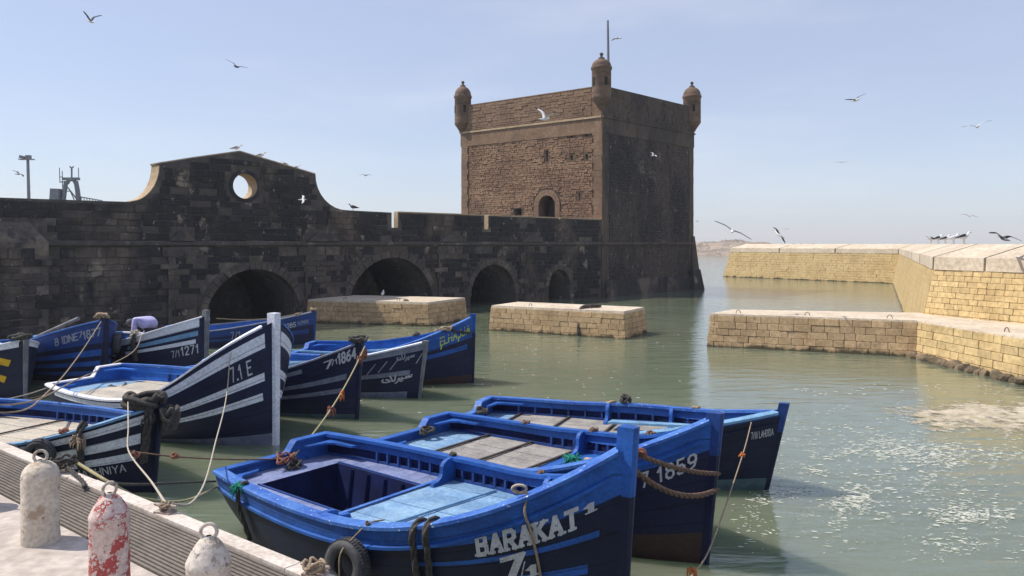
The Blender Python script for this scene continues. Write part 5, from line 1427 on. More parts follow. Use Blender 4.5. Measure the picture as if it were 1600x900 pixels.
# ---- B11: number 1877
h11 = V((.78, -.62)).normalized(); bw11 = G2(165, 601, 0)
b11 = Boat('fishing_boat', 'dark blue fishing boat with cobalt bow bands and faded number 1877', bw11 - h11 * 5.2 - V((-h11.y, h11.x)) * .78, bw11, B=1.0, L_half_transom=.78, z0=.76, zb=1.66, pz=1.35, ts=.25, ks=3.0, kw=1.9, rake=.04, stem_up=.08, raised=.06)
b11.hull('navy', None, stripes=[(0, .34, .25, 1, 'blue_dull'), (.44, .54, .58, .985, 'blue'), (.62, .70, .58, .98, 'blue'), (.78, .86, .45, .975, 'blue')])
b11.rails('blue_cap', None, capw=.085); b11.stem('navy', w=.07, f=.14); b11.transom('blue', cap='blue_cap')
b11.inside(.22, 'hold_blue', 'blue', slots=False); b11.planks(.015, .9, 7, 'grey_plank')

# ---- B12: yellow chevrons, left edge
h12 = V((.80, -.60)).normalized(); bw12 = V((-11.35, 17.9))
b12 = Boat('fishing_boat', 'black hulled fishing boat with yellow chevrons painted on its side', bw12 - h12 * 5.0 - V((-h12.y, h12.x)) * .78, bw12, B=.95, L_half_transom=.78, z0=.78, zb=1.36, pz=1.6, ts=.3, ks=2.8, kw=1.8, rake=.05, stem_up=.05, raised=.06)
b12.hull('black_navy', None, stripes=[(0, .10, .0, .98, 'white_paint')])
b12.rails('white_paint', None, capw=.085); b12.stem('wood_grey', w=.06, f=.12); b12.transom('blue', cap='blue_cap')
b12.inside(.22, 'hold_blue', 'blue', slots=False); b12.planks(.015, .9, 7, 'grey_plank')
for k, d in enumerate((.42, .78)):
    b12.mark(b12.fx(-14, d), d - .15, b12.fx(15 - 7 * k, d), d + .05, .15, 'yellow', name='chevron')

# ------------------------------------------------------------------ names and numbers
b1.txt('BARAKAT', 748, 903, .37, .475, .175, 'letter_white', thick=.25, serif=True, space=.27, jit=.01)
b1.txt('1', 917, 927, .395, .40, .075, 'letter_white', thick=.3, serif=True)
b1.txt('7', 791, 818, .68, .69, .19, 'letter_white', thick=.26)
b1.txt('/', 815, 822, .70, .71, .13, 'letter_white', thick=.10)
b1.txt('1', 827, 837, .735, .74, .09, 'letter_white', thick=.3, serif=True)
b2.txt('7.1859', 1003, 1088, .46, .46, .165, 'letter_white', thick=.16, space=.30)
b3.txt('7/III LAHDIDA', 1174, 1208, .31, .31, .10, 'letter_white', thick=.16)
b4.txt('MAGHNIYA', 118, 197, .665, .80, .11, 'letter_white', thick=.13)
b5.txt('7.1 E', 363, 394, .63, .70, .24, 'letter_white', thick=.14, space=.26)
b6.txt('7', 508, 519, .27, .27, .15, 'letter_white', thick=.18); b6.txt('/1', 519, 527, .24, .24, .10, 'letter_white', thick=.16)
b6.txt('1864', 529, 556, .265, .275, .20, 'letter_white', thick=.24, space=.28)
b7.txt('@', 621, 648, .33, .34, .17, 'letter_faded', thick=.15); b7.txt('@', 598, 644, .80, .82, .20, 'letter_white', thick=.15)
for px in (573, 591, 609, 650):
    b7.mark(b7.fx(px, .48), .46, b7.fx(px + 14, .25), .24, .022, 'letter_faded')
b8.txt('ELHAJJA', 688, 734, .34, .36, .19, 'letter_yellow', thick=.17)
for px in (690, 717): b8.mark(b8.fx(px, .34), .33, b8.fx(px - 1.0, .45), .45, .03, 'letter_yellow')
b9.txt('7/1', 269, 281, .84, .86, .17, 'letter_faded', thick=.17); b9.txt('1271', 284, 310, .86, .91, .22, 'letter_white', thick=.16, space=.3)
b10.txt('7/1', 361, 376, .36, .36, .22, 'letter_faded', thick=.13); b10.txt('1285', 445, 462, .36, .36, .15, 'letter_white', thick=.15); b10.txt('YASMINA', 465, 482, .34, .34, .12, 'letter_faded', thick=.15)
b11.txt('B IDNE', 87, 122, .34, .34, .17, 'letter_faded', thick=.2); b11.txt('7', 123, 129, .30, .30, .14, 'letter_faded', thick=.16); b11.txt('1877', 131, 157, .36, .36, .19, 'letter_faded', thick=.19, space=.24)
# ================================================================== ROPES, FENDERS, TYRES
RR = random.Random(77)
def crom(pts, sub=8):
    pts = [V(p) for p in pts]
    if len(pts) < 3: 
        return [pts[0].lerp(pts[-1], k / sub) for k in range(sub + 1)]
    P_ = [pts[0] * 2 - pts[1]] + pts + [pts[-1] * 2 - pts[-2]]; out = []
    for i in range(1, len(P_) - 2):
        a, b, c, d = P_[i - 1:i + 3]
        for k in range(sub):
            t = k / sub
            out.append(.5 * (2 * b + (c - a) * t + (2 * a - 5 * b + 4 * c - d) * t * t + (3 * b - a - 3 * c + d) * t ** 3))
    out.append(pts[-1]); return out
def rope(label, pts, r, key, name='mooring_rope', group='mooring ropes', strands=0, cat='rope', sub=8):
    """a laid rope: path centre line; strands > 1 twists that many tubes together"""
    line = crom(pts, sub); mb = MB()
    if strands < 2: mb.tube(line, r, 6)
    else:
        # resample evenly so the lay is regular
        tot = [0]
        for i in range(1, len(line)): tot.append(tot[-1] + (line[i] - line[i - 1]).length)
        n = max(8, min(220, int(tot[-1] / (r * 1.3)))); res = []; j = 0
        for k in range(n + 1):
            d = tot[-1] * k / n
            while j < len(line) - 2 and tot[j + 1] < d: j += 1
            seg = max(1e-6, tot[j + 1] - tot[j]); res.append(line[j].lerp(line[j + 1], min(1, (d - tot[j]) / seg)))
        for q in range(strands):
            pts2 = []; prev = None
            for k, p in enumerate(res):
                d = res[min(k + 1, n)] - res[max(k - 1, 0)]; d.normalize()
                a = d.orthogonal() if prev is None else (prev - d * prev.dot(d)); a.normalize(); prev = a; b = d.cross(a)
                an = k * .62 + 2 * math.pi * q / strands
                pts2.append(p + (a * math.cos(an) + b * math.sin(an)) * r * .5)
            mb.tube(pts2, r * .56, 5)
    o = mb.build(name, M[key])
    return tag(o, label, cat, group)
def tangle_mesh(c, size, n, r, key, name, parent=None, seed=0, flat=.7):
    rs = random.Random(seed or RR.randint(1, 99999)); mb = MB(); c = V(c)
    pts = []
    for k in range(n * 7):
        an = k * .9 + rs.uniform(-.25, .25); rad = rs.uniform(.45, 1.0)
        pts.append(c + V((math.cos(an) * rad * size[0], math.sin(an) * rad * size[1], (rs.uniform(-1, 1)) * size[2] * flat)))
    mb.tube(crom(pts, 4), r, 5)
    return mb.build(name, M[key], parent)
def tangle(label, c, size, n, r, key, name='rope_coil', cat='rope', group='coils and knots of rope', flat=.7):
    return tag(tangle_mesh(c, size, n, r, key, name, flat=flat), label, cat, group)
def tuft_mesh(c, r, n, th, key, name='tuft', parent=None, droop=.6):
    rs = random.Random(int(c[0] * 999) + n); mb = MB(); c = V(c)
    for k in range(n):
        d = V((rs.uniform(-1, 1), rs.uniform(-1, 1), rs.uniform(-.6, 1))).normalized()
        e = c + d * r * rs.uniform(.6, 1.1); e2 = e + V((d.x * .2, d.y * .2, -droop)) * r * rs.uniform(.3, 1)
        mb.tube([c + d * r * .15, (c + e) / 2 + V((0, 0, .12 * r)), e, e2], [th, th, th * .9, th * .5], 4, cap=False)
    return mb.build(name, M[key], parent)
def bent(p, q, sag, n=6):
    p, q = V(p), V(q); return [p.lerp(q, k / n) - V((0, 0, sag * 4 * (k / n) * (1 - k / n))) for k in range(n + 1)]
Bk = V((-3.6, 9.7, .8))
# straw line with red rags from the cobalt boat's stern to the 1864 bow
p0 = at(456, 716, 10.1); p1 = b6.stem_top + V((0.06, -.08, -.10))
ln = bent(p0, p1, .18)
o = rope('straw coloured line with red rag tassels rising to the 1864 bow', ln, .014, 'rope_yellow')
for k, u in enumerate((.10, .42, .56, .88)):
    c = p0.lerp(p1, u) - V((0, 0, .18 * 4 * u * (1 - u)))
    tuft_mesh(c, .075, 14, .012, ('rope_rust', 'rope_rust', 'rope_orange', 'rope_rust')[k], 'rag_tassel', o, droop=1.4)
# taut line from the black and white bow to the stern of the cobalt boat
pk = at(201, 705, 9.4)
q0 = bent(pk, at(452, 716, 10.1), .05)
o = rope('thin rusty line stretched from the striped bow to the cobalt stern', q0, .010, 'rope_brown')
for u in (.045, .27): tangle_mesh(q0[0].lerp(q0[-1], u) + V((0, 0, -.03)), (.06, .04, .06), 2, .014, 'rope_rust', 'knot', o)
rope('pale line dropping from the striped bow to the kerb cleat', [at(200, 628, 10.95), at(200.5, 668, 10.2), pk, at(236, 752, 6.9), CL[1] + V((0, 0, .06))], .0095, 'rope_pale', sub=6)
# slack line from 7.1 E
rope('slack pale line hanging from the 7.1 E hull to the kerb cleat', [b5.mw @ b5.Pxd(b5.fx(361, .15), .13, -1, .03), b5.mw @ b5.Pxd(b5.fx(358, .3), .30, -1, .06), b5.mw @ b5.Pxd(b5.fx(355, .6), .62, -1, .14), at(350, 640, 12.2), at(337, 690, 10.2), at(322, 748, 7.8), at(300, 785, 6.0), CL[1] + V((.04, 0, .05))], .010, 'rope_pale')
# two grey-green lines from the coil to the cobalt stern
s0 = b1.skin(.004, .10, -1, .02); s1 = b1.skin(.004, .17, -1, .02)
rope('grey green line running low from the coiled cleat to the cobalt stern corner', [CL[0] + V((0.1, 0, .05)), at(165, 752, 6.0), at(215, 757, 6.8), at(285, 754, 8.1), s0], .0125, 'rope_dark')
rope('greenish line sagging below its twin from the red bollard to the cobalt stern', [CL[0] + V((0.1, 0, .06)), at(185, 762, 5.7), at(230, 780, 6.4), at(290, 782, 7.6), s1], .0125, 'rope_yellow')
tangle('grey coil of stiff rope heaped on the kerb cleat', CL[0] + V((0, 0, .06)), (.12, .10, .06), 5, .011, 'rope_dark')
tangle('small tan lashing on the cleat that holds two thin lines', CL[1] + V((0, 0, .045)), (.05, .05, .035), 3, .008, 'rope_tan')
tangle('red and tan lashing on the cleat by the hanging tyre', CL[2] + V((0, 0, .045)), (.06, .05, .035), 4, .009, 'rope_tan')
rope('short dark rope tail lying from the coil toward the red bollard', [CL[0] + V((0, 0, .05)), Q(edge_a(150, 752), .10, ZQ + .03), Q(edge_a(165, 760), .16, ZQ + .03)], .016, 'rope_dark', strands=3)
# lines to the left hand bows
lq = Q(-4.2, .0, ZQ)
rope('thin tan line slanting down from the 1877 bow past the stern of 7.1 E', [b11.stem_top + V((-.1, -.1, -.1)), at(120, 560, 16.2), at(75, 612, 13.3), at(10, 645, 10.2), Q(-5.2, .05, ZQ)], .013, 'rope_tan')
rope('thin tan line slanting down from the 1271 gunwale toward the quay', [b9.rail(.70, -1), at(205, 552, 18.6), at(120, 593, 15.6), at(20, 632, 11.2), Q(-5.6, .05, ZQ)], .013, 'rope_tan')
rope('dark line from the chevron boat to the stern of 7.1 E', [at(80, 604, 16.0), at(40, 617, 15.2), at(-20, 630, 14.6)], .012, 'rope_pale')
rope('dark reddish line under it from the stern of 7.1 E leftward', [at(84, 614, 15.8), at(40, 624, 15.0), at(-20, 633, 14.4)], .012, 'rope_brown')
# 1285 line
rope('line along the 1285 rail tied near its bow', bent(b10.rail(.93, -1, .08), b9.stem_top + V((.1, .3, -.25)), .12), .014, 'rope_tan')
tangle('tied tan knot on the 1285 rail', b10.rail(.90, -1, .04), (.08, .08, .08), 3, .02, 'rope_tan')
tangle('tan lashing on the very tip of the 1285 bow', b10.stem_top + V((-.1, 0, .02)), (.14, .10, .10), 4, .018, 'rope_tan')
# brown swags between the two foremost stems
rope('upper brown rope swagged between the BARAKAT and 7.1859 stems', bent(b1.stem_top + V((-.02, .16, -.26)), b2.stem_at(.62), .05), .026, 'rope_brown', strands=3)
rope('lower brown rope swagged between the BARAKAT and 7.1859 stems', bent(b1.stem_top + V((-.04, .16, -.40)), b2.stem_at(.80), .15), .030, 'rope_brown', strands=3)
tangle('orange brown knot tied behind the BARAKAT stem post', b1.stem_top + V((.06, .20, -.27)), (.06, .05, .05), 3, .018, 'rope_rust')
# line from the LAHDIDA bow
o = rope('thin line from the LAHDIDA bow down to the water near the frame edge', [at(1174, 660, 10.9), at(1160, 712, 10.0), at(1112, 850, 7.6), at(1078, 905, 6.6), at(1040, 985, 5.9)], .0085, 'rope_tan')
tuft_mesh(at(1160, 712, 10.0), .045, 16, .008, 'rope_orange', 'orange_tuft', o)
tuft_mesh(at(1082, 893, 6.75), .05, 16, .008, 'rope_orange', 'orange_tuft', o, droop=2.0)
# looped rope hanging down the BARAKAT bow
t0 = .86; top = b1.rail(t0, -1, .05, .03)
px = top.x / top.y * F + 800
lp0 = b1.skin(t0, .10, -1, .035)
ln = [top + V((-.10, .02, .06)), top + V((-.13, .03, .03)), top + V((-.06, 0, .0)), top, lp0, b1.skin(t0 + .008, .30, -1, .03), b1.skin(t0 + .016, .55, -1, .03), b1.skin(t0 + .022, .80, -1, .03)]
o = rope('tan rope with a loop on the rail hanging down over the BARAKAT lettering', ln, .0135, 'rope_tan')
tangle_mesh(b1.skin(t0 + .022, .80, -1, .04), (.035, .03, .04), 3, .012, 'rope_tan', 'end_knot', o)
mb = MB(); mb.tube([top + V((-.07 + .065 * math.cos(a), .01, .035 + .035 * math.sin(a))) for a in [2 * math.pi * k / 16 for k in range(17)]], .013, 6); mb.build('loop', M['rope_pale'], o)
# two thick old ropes over the near rail
for i, (t, lab) in enumerate(((.675, 'left one of two thick frayed ropes hung over the BARAKAT rail'), (.70, 'right one of two thick frayed ropes hung over the BARAKAT rail'))):
    a = b1.rail(t, -1, .03, .12)
    o = rope(lab, [a + V((.0, .06, -.06)), a + V((0, 0, .01)), b1.rail(t, -1, .045, .03), b1.skin(t, .03, -1, .065), b1.skin(t, .14, -1, .06), b1.skin(t, .30, -1, .055), b1.skin(t - .003, .62, -1, .05)], .034, 'rope_dark', strands=3, name='rope_fender', cat='rope fender', group='rope fenders on the boats')
# green tuft and dark hanging rope at the stern quarter
t = .150; c = b1.skin(t, .05, -1, .06) + V((0, 0, .07))
o = rope('dark tarred rope with a frayed green tuft hung over the cobalt stern quarter', [b1.rail(t, -1, .04, .08), b1.rail(t, -1, .05, .0), b1.skin(t, .05, -1, .05), b1.skin(t, .22, -1, .06), b1.skin(t + .004, .60, -1, .06)], .028, 'rope_dark', strands=3, name='rope_fender', cat='rope fender', group='rope fenders on the boats')
tuft_mesh(c + V((0, 0, .0)), .085, 60, .0065, 'rope_green', 'green_tuft', o)
# rail knots on the three near boats
for lab, p, sz_, key, r in (
    ('rust and grey rope coil heaped on the BARAKAT transom', b1.world(.10, .02, b1.z0 + .03), (.13, .20, .07), 'rope_rust', .013),
    ('dark grey rope heap hanging inside the BARAKAT transom coil', b1.world(.20, .10, b1.z0 - .09), (.09, .14, .10), 'rope_dark', .016),
    ('tan knot on the far rail of BARAKAT abreast its hold', b1.rail(.42, 1), (.05, .05, .05), 'rope_dark', .014),
    ('brown knot on the far BARAKAT rail above the forward boards', b1.rail(.70, 1), (.04, .04, .05), 'rope_brown', .014),
    ('dark rope coil on the stern corner of 7.1859', b2.world(.10, .12, b2.z0 + .03), (.12, .16, .07), 'rope_dark', .016),
    ('brown knot on the far rail of 7.1859 aft', b2.rail(.30, 1), (.06, .06, .05), 'rope_brown', .016),
    ('brown knot on the far rail of 7.1859 amidships', b2.rail(.55, 1), (.07, .06, .06), 'rope_brown', .016),
    ('tan knot on the far rail of 7.1859 forward', b2.rail(.76, 1), (.06, .06, .05), 'rope_brown', .016),
    ('grey rope heap on the stern corner of LAHDIDA', b3.world(.08, .10, b3.z0 + .04), (.10, .15, .08), 'rope_dark', .018),
    ('dark lumpy rope bundle on the far rail of LAHDIDA', b3.rail(.50, 1) + V((0, 0, .06)), (.10, .09, .10), 'rope_dark', .024),
    ('orange tan rope knot beside the bundle on the LAHDIDA rail', b3.rail(.45, 1), (.08, .07, .05), 'rope_tan', .02),
    ('small tan knot on the LAHDIDA far rail forward', b3.rail(.74, 1), (.06, .05, .05), 'rope_tan', .016),
    ('dark rope bundle wrapped over the 1864 stem head', b6.stem_top + V((-.10, .04, .02)), (.20, .16, .09), 'rope_dark', .028),
    ('pink rag and rope knot on the 1864 stem', b6.stem_top + V((.03, -.10, -.28)), (.07, .06, .13), 'rope_rust', .022),
    ('grey rope lump standing on the rail of the Arabic lettered boat', b7.rail(.55, -1, .10), (.10, .10, .13), 'rope_dark', .028),
    ('dark knot on the ELHAJJA far rail', b8.rail(.62, 1, .05), (.10, .08, .07), 'rope_dark', .024),
    ('small knot on the ELHAJJA far rail toward the bow', b8.rail(.75, 1, .05), (.06, .05, .05), 'rope_tan', .02),
    ('brown and white rope knot on the ELHAJJA near rail', b8.rail(.86, -1, .04), (.16, .10, .08), 'rope_tan', .026),
    ('tan and orange rope crown on the 1877 stem head', b11.stem_top + V((-.12, 0, .03)), (.20, .16, .08), 'rope_tan', .026),
    ('grey net heap in the stern of 7.1 E', b5.world(.55, .35, b5.z0 - .16), (.22, .30, .08), 'rope_dark', .022),
    ('grey rope heap on the chevron boat bow', b12.stem_top + V((-.15, 0, .04)), (.25, .2, .08), 'rope_dark', .03),
):
    tangle(lab, p, sz_, 4, r, key)
o = tag(tuft_mesh(b2.world(b2.X(.59, .3), .12, b2.deckz(.59) + .05), .15, 90, .008, 'rope_green', 'net_heap', droop=.4), 'tangled green net heap in the forward hatch of 7.1859', 'net')
mb = MB(); a = b2.world(b2.X(.60, .3), .34, b2.deckz(.6) + .05); c = b2.world(b2.X(.76, .3), .25, b2.deckz(.76) + .06)
mb.tube([a, c], .035, 8); tag(mb.build('wooden_spar', M['wood_pale']), 'short pale wooden spar lying in the forward hatch of 7.1859', 'spar')
mb = MB(); a = b1.world(b1.X(.535, .3), -b1.inw(.535) + .02, b1.deckz(.535) + .02); c = b1.world(b1.X(.575, .3), b1.inw(.57) - .05, b1.deckz(.57) + .02)
mb.tube([a, c], .014, 8); tag(mb.build('metal_rod', M['light_stripe']), 'pale blue rod lying across the sky blue deck of BARAKAT', 'rod')
mb = MB(); a = b3.world(b3.X(.48, .3), .30, b3.deckz(.48) + .10); c = b3.world(b3.X(.90, .3), .02, b3.deckz(.9) + .16)
d_ = (c - a).normalized(); sd_ = d_.cross(V((0, 0, 1))).normalized()
mb.hexa([a - sd_ * .10, a + sd_ * .10, c + sd_ * .05, c - sd_ * .05] + [q + V((0, 0, .035)) for q in (a - sd_ * .10, a + sd_ * .10, c + sd_ * .05, c - sd_ * .05)])
tag(mb.build('loose_plank', M['light_stripe'], recalc=True), 'long pale blue plank laid along the LAHDIDA deck', 'plank')
mb = MB(); a = b11.world(1.5, -.3, .95); c = b11.world(3.0, .25, 1.55)
mb.tube([a, c], .05, 6); tag(mb.build('wooden_spar', M['wood_grey']), 'grey spar slanting up inside the 1877 boat', 'spar')
# ELHAJJA dark rope over the bow
rope('dark green rope drooping over the ELHAJJA lettering', [b8.rail(.88, -1), b8.skin(.90, .10, -1, .04), b8.skin(.935, .22, -1, .05), b8.skin(.97, .34, -1, .05), b8.skin(.99, .36, -1, .06)], .03, 'rope_dark', strands=3)
# block rope
bb = V(blkB.location); 
p = G(912, 482, 1.04)
rope('dark weedy rope draped over the free standing mooring block', [p + V((.75, .75, .04)), p + V((.35, .35, .04)), p + V((.05, .05, .06)), p + V((-.10, -.18, .04)), p + V((-.19, -.33, -.10)), p + V((-.22, -.40, -.45)), p + V((-.25, -.46, -.80)), p + V((-.26, -.50, -1.10))], .065, 'rope_dark', strands=3, name='weedy_rope')
tangle('dark rope lump on the top edge of the free standing block', p + V((.35, .35, .08)), (.35, .14, .08), 4, .035, 'rope_dark')
pA = G(633, 471, 1.04)
tangle('small rope lump on the partly shaded mooring block', pA + V((0, .2, .05)), (.14, .10, .06), 3, .03, 'rope_tan')
# thick fenders on the striped bow
for i, (t, d1, r, key, lab) in enumerate(((.845, .52, .050, 'rope_dark', 'thick weathered rope fender hung over the MAGHNIYA rail'), (.985, .75, .060, 'rope_dark', 'heavy dark rope fender hanging down the MAGHNIYA stem'))):
    a = b4.rail(t, -1, .05, .02)
    o = rope(lab, [a + V((-.02, .10, -.04)), a + V((0, .02, .05)), b4.skin(t, .02, -1, .07), b4.skin(t, .16, -1, .07), b4.skin(t - .005, d1, -1, .07)], r, key, strands=3, name='rope_fender', cat='rope fender', group='rope fenders on the boats')
    tuft_mesh(b4.skin(t, .10, -1, .09), .10, 30, .013, 'rope_tan' if i == 0 else 'rope_dark', 'frayed_end', o, droop=1.2)
tangle('massive knotted grey rope bundle wrapped round the MAGHNIYA bow', b4.stem_top + V((-.28, .02, .03)), (.32, .16, .13), 6, .042, 'rope_dark', group=None)
tangle('dark rope clump hanging on the far side of the MAGHNIYA stem', b4.stem_top + V((.10, .02, -.22)), (.12, .14, .24), 6, .035, 'rope_dark', group=None)
tangle('rust coloured rag knot on the MAGHNIYA rail', b4.rail(.80, -1, .05), (.07, .06, .05), 3, .018, 'rope_rust')
# 1271 fender, chevron boat fender, 1877 fender
for bt, t, d1, lab, r in ((b9, .66, .62, 'thick grey rope fender with pale frayed head on the 1271 hull', .075), (b12, .86, .85, 'long grey rope fender hanging on the chevron boat', .05)):
    o = rope(lab, [bt.rail(t, -1, .0, .15), bt.rail(t, -1, .06, .03), bt.skin(t, .05, -1, .08), bt.skin(t, .25, -1, .08), bt.skin(t, d1, -1, .07)], r, 'rope_dark', strands=3, name='rope_fender', cat='rope fender', group='rope fenders on the boats')
    tuft_mesh(bt.rail(t, -1, .08, 0), .13, 30, .018, 'rope_pale', 'frayed_head', o, droop=.3)
# tyres
def tyre(label, c, R_, r, nrm, key='rubber', tilt=0.0, group='tyre fenders on the boats'):
    c = V(c); n = V(nrm).normalized(); u = V((0, 0, 1)); u = (u - n * u.dot(n)).normalized(); w = n.cross(u)
    t = empty('tyre_fender', c, label, 'tyre', group)
    prof_ = [(R_ - 1.45 * r, -.55 * r), (R_ - 1.2 * r, -.85 * r), (R_ - .55 * r, -1.0 * r), (R_ - .12 * r, -.86 * r), (R_, -.6 * r), (R_ + .012, 0), (R_, .6 * r), (R_ - .12 * r, .86 * r), (R_ - .55 * r, 1.0 * r), (R_ - 1.2 * r, .85 * r), (R_ - 1.45 * r, .55 * r), (R_ - 1.3 * r, .45 * r), (R_ - .5 * r, .7 * r), (R_ - .25 * r, 0), (R_ - .5 * r, -.7 * r), (R_ - 1.3 * r, -.45 * r)]
    mb = MB(); N_ = 40
    rows = []
    for k in range(N_):
        an = 2 * math.pi * k / N_
        rows.append([(u * math.cos(an) + w * math.sin(an)) * a + n * b for a, b in prof_])
    rows.append(rows[0]); mb.grid(rows, close=True); mb.build('casing', M[key], t, recalc=True)
    mb = MB()
    for k in range(48):
        for sg in (-1, 1):
            an = 2 * math.pi * (k + (.5 if sg > 0 else 0)) / 48; d = u * math.cos(an) + w * math.sin(an); tn = -u * math.sin(an) + w * math.cos(an)
            cc = d * (R_ + .006) + n * (sg * r * .36); a_, b_, c_ = tn * R_ * .045, n * r * .24, d * .008
            mb.hexa([cc - a_ - b_ - c_, cc + a_ - b_ - c_, cc + a_ + b_ - c_, cc - a_ + b_ - c_, cc - a_ - b_ + c_, cc + a_ - b_ + c_, cc + a_ + b_ + c_, cc - a_ + b_ + c_])
    o = mb.build('tread', M[key], t); o['kind'] = 'stuff'
    return t
t = .535; n = (b1.mw.to_3x3() @ b1.Nrm(t, .4, -1))
ct = b1.skin(t, .33, -1, .12)
tyre('worn car tyre hung as a fender on the near side of BARAKAT', ct, .245, .085, n + V((0, 0, .25)))
rope('tan cord holding the car tyre to the BARAKAT rail', [b1.rail(t + .04, -1, .03, .2), b1.rail(t + .035, -1, .04, .02), b1.skin(t + .01, .10, -1, .10), ct + V((0, 0, .14)) + n * .1, ct + n * .10 - V((0, 0, .15))], .008, 'rope_tan')
tangle('brown lashing on the BARAKAT rail above the tyre', b1.rail(t + .035, -1, .02, .02), (.025, .03, .06), 3, .01, 'rope_brown')
for t, lab in ((b4.fx(64, .15) / b4.L, 'small tyre hung on the MAGHNIYA side nearer its stripes'), (b4.fx(20, .15) / b4.L, 'small tyre hung on the MAGHNIYA side nearer its stern')):
    n = (b4.mw.to_3x3() @ b4.Nrm(t, .4, -1)); tyre(lab, b4.skin(t, .14, -1, .09), .19, .065, n)
tyre('dark tyre hanging on the far bow of the 1877 boat', b11.skin(.90, .50, 1, .10), .26, .08, b11.mw.to_3x3() @ b11.Nrm(.90, .4, 1))

# ================================================================== PERSON bending in the 1271 boat
def skin_mesh(name, pts, edges, radii, mat, parent, sub=2):
    me = bpy.data.meshes.new(name); me.from_pydata([tuple(p) for p in pts], edges, [])
    o = link(name, me, parent); me.materials.append(M[mat])
    md = o.modifiers.new('skin', 'SKIN'); md.use_smooth_shade = True
    for i, r in enumerate(radii):
        sv = me.skin_vertices[0].data[i]; sv.radius = r if isinstance(r, tuple) else (r, r); sv.use_root = (i == 0)
    o.modifiers.new('sub', 'SUBSURF').levels = sub; o.modifiers['sub'].render_levels = sub
    return o
def person():
    base = b9.world(1.55, .12, b9.zd) + V((.42, -.05, .0))
    t = empty('person', base, 'person in lilac jacket and grey cap bending over inside the 1271 boat', 'person')
    t.rotation_euler = (0, 0, math.radians(-12)); t.scale = (1.12, 1.2, 1.08)
    hip = V((.26, 0, .62)); che = V((-.12, 0, .86)); nck = V((-.27, -.02, .84)); hd = V((-.42, -.02, .76))
    P_ = [hip, hip.lerp(che, .5) + V((0, 0, .05)), che, nck, hd, hd + V((-.06, 0, -.07))]
    E_ = [(0, 1), (1, 2), (2, 3), (3, 4), (4, 5)]; R_ = [(.15, .12), (.15, .12), (.17, .12), .06, .095, .075]
    for sy in (-1, 1):
        i = len(P_); P_ += [hip + V((0, sy * .10, -.05)), V((.16, sy * .14, .30)), V((.22, sy * .14, .05)), V((.08, sy * .14, .03))]; R_ += [.09, .065, .048, .04]; E_ += [(0, i), (i, i + 1), (i + 1, i + 2), (i + 2, i + 3)]
        i = len(P_); P_ += [che + V((-.02, sy * .20, .0)), V((-.14, sy * .24, .56)), V((-.24, sy * .16, .34)), V((-.27, sy * .15, .26))]; R_ += [.06, .045, .035, .032]; E_ += [(2, i), (i, i + 1), (i + 1, i + 2), (i + 2, i + 3)]
        for k, (dx, dy) in enumerate(((-.05, -.035), (-.055, -.012), (-.055, .01), (-.045, .03))):
            j = len(P_); P_ += [V((-.285, sy * .15 + dy, .225)), V((-.29 + dx * .4, sy * .15 + dy * 1.2, .17))]; R_ += [.011, .009]; E_ += [(i + 3, j), (j, j + 1)]
        j = len(P_); P_ += [V((-.25, sy * .15 - sy * .05, .24)), V((-.25, sy * .15 - sy * .07, .20))]; R_ += [.012, .010]; E_ += [(i + 3, j), (j, j + 1)]
    skin_mesh('body', P_, E_, R_, 'skin', t)
    # jacket: torso and sleeves, a little fuller
    P_ = [hip + V((.02, 0, .02)), hip.lerp(che, .5) + V((0, 0, .06)), che + V((0, 0, .01)), nck + V((.03, 0, .0))]; E_ = [(0, 1), (1, 2), (2, 3)]; R_ = [(.22, .19), (.23, .21), (.24, .19), (.10, .10)]
    for sy in (-1, 1):
        i = len(P_); P_ += [che + V((-.02, sy * .20, .0)), V((-.14, sy * .24, .56)), V((-.235, sy * .165, .36))]; R_ += [.085, .066, .052]; E_ += [(2, i), (i, i + 1), (i + 1, i + 2)]
    skin_mesh('jacket', P_, E_, R_, 'jacket', t)
    P_ = [hip + V((0, 0, -.02))]; E_ = []; R_ = [(.165, .13)]
    for sy in (-1, 1):
        i = len(P_); P_ += [hip + V((0, sy * .10, -.06)), V((.16, sy * .14, .30)), V((.22, sy * .14, .08))]; R_ += [.105, .08, .065]; E_ += [(0, i), (i, i + 1), (i + 1, i + 2)]
    skin_mesh('trousers', P_, E_, R_, 'trousers', t)
    mb = MB(); o = hd + V((.01, 0, .015)); ax = V((-.62, 0, -.1)).normalized()
    mb.lathe([(.112, -.02), (.116, .02), (.105, .07), (.07, .105), (.0, .115)], 16, 0, o); mb.build('cap', M['cap'], t)
    mb = MB(); mb.hexa([o + V((-.10, -.07, -.02)), o + V((-.19, -.05, -.05)), o + V((-.19, .05, -.05)), o + V((-.10, .07, -.02)), o + V((-.10, -.07, 0)), o + V((-.19, -.05, -.04)), o + V((-.19, .05, -.04)), o + V((-.10, .07, 0))]); mb.build('cap_peak', M['cap'], t, recalc=True)
    return t
person()

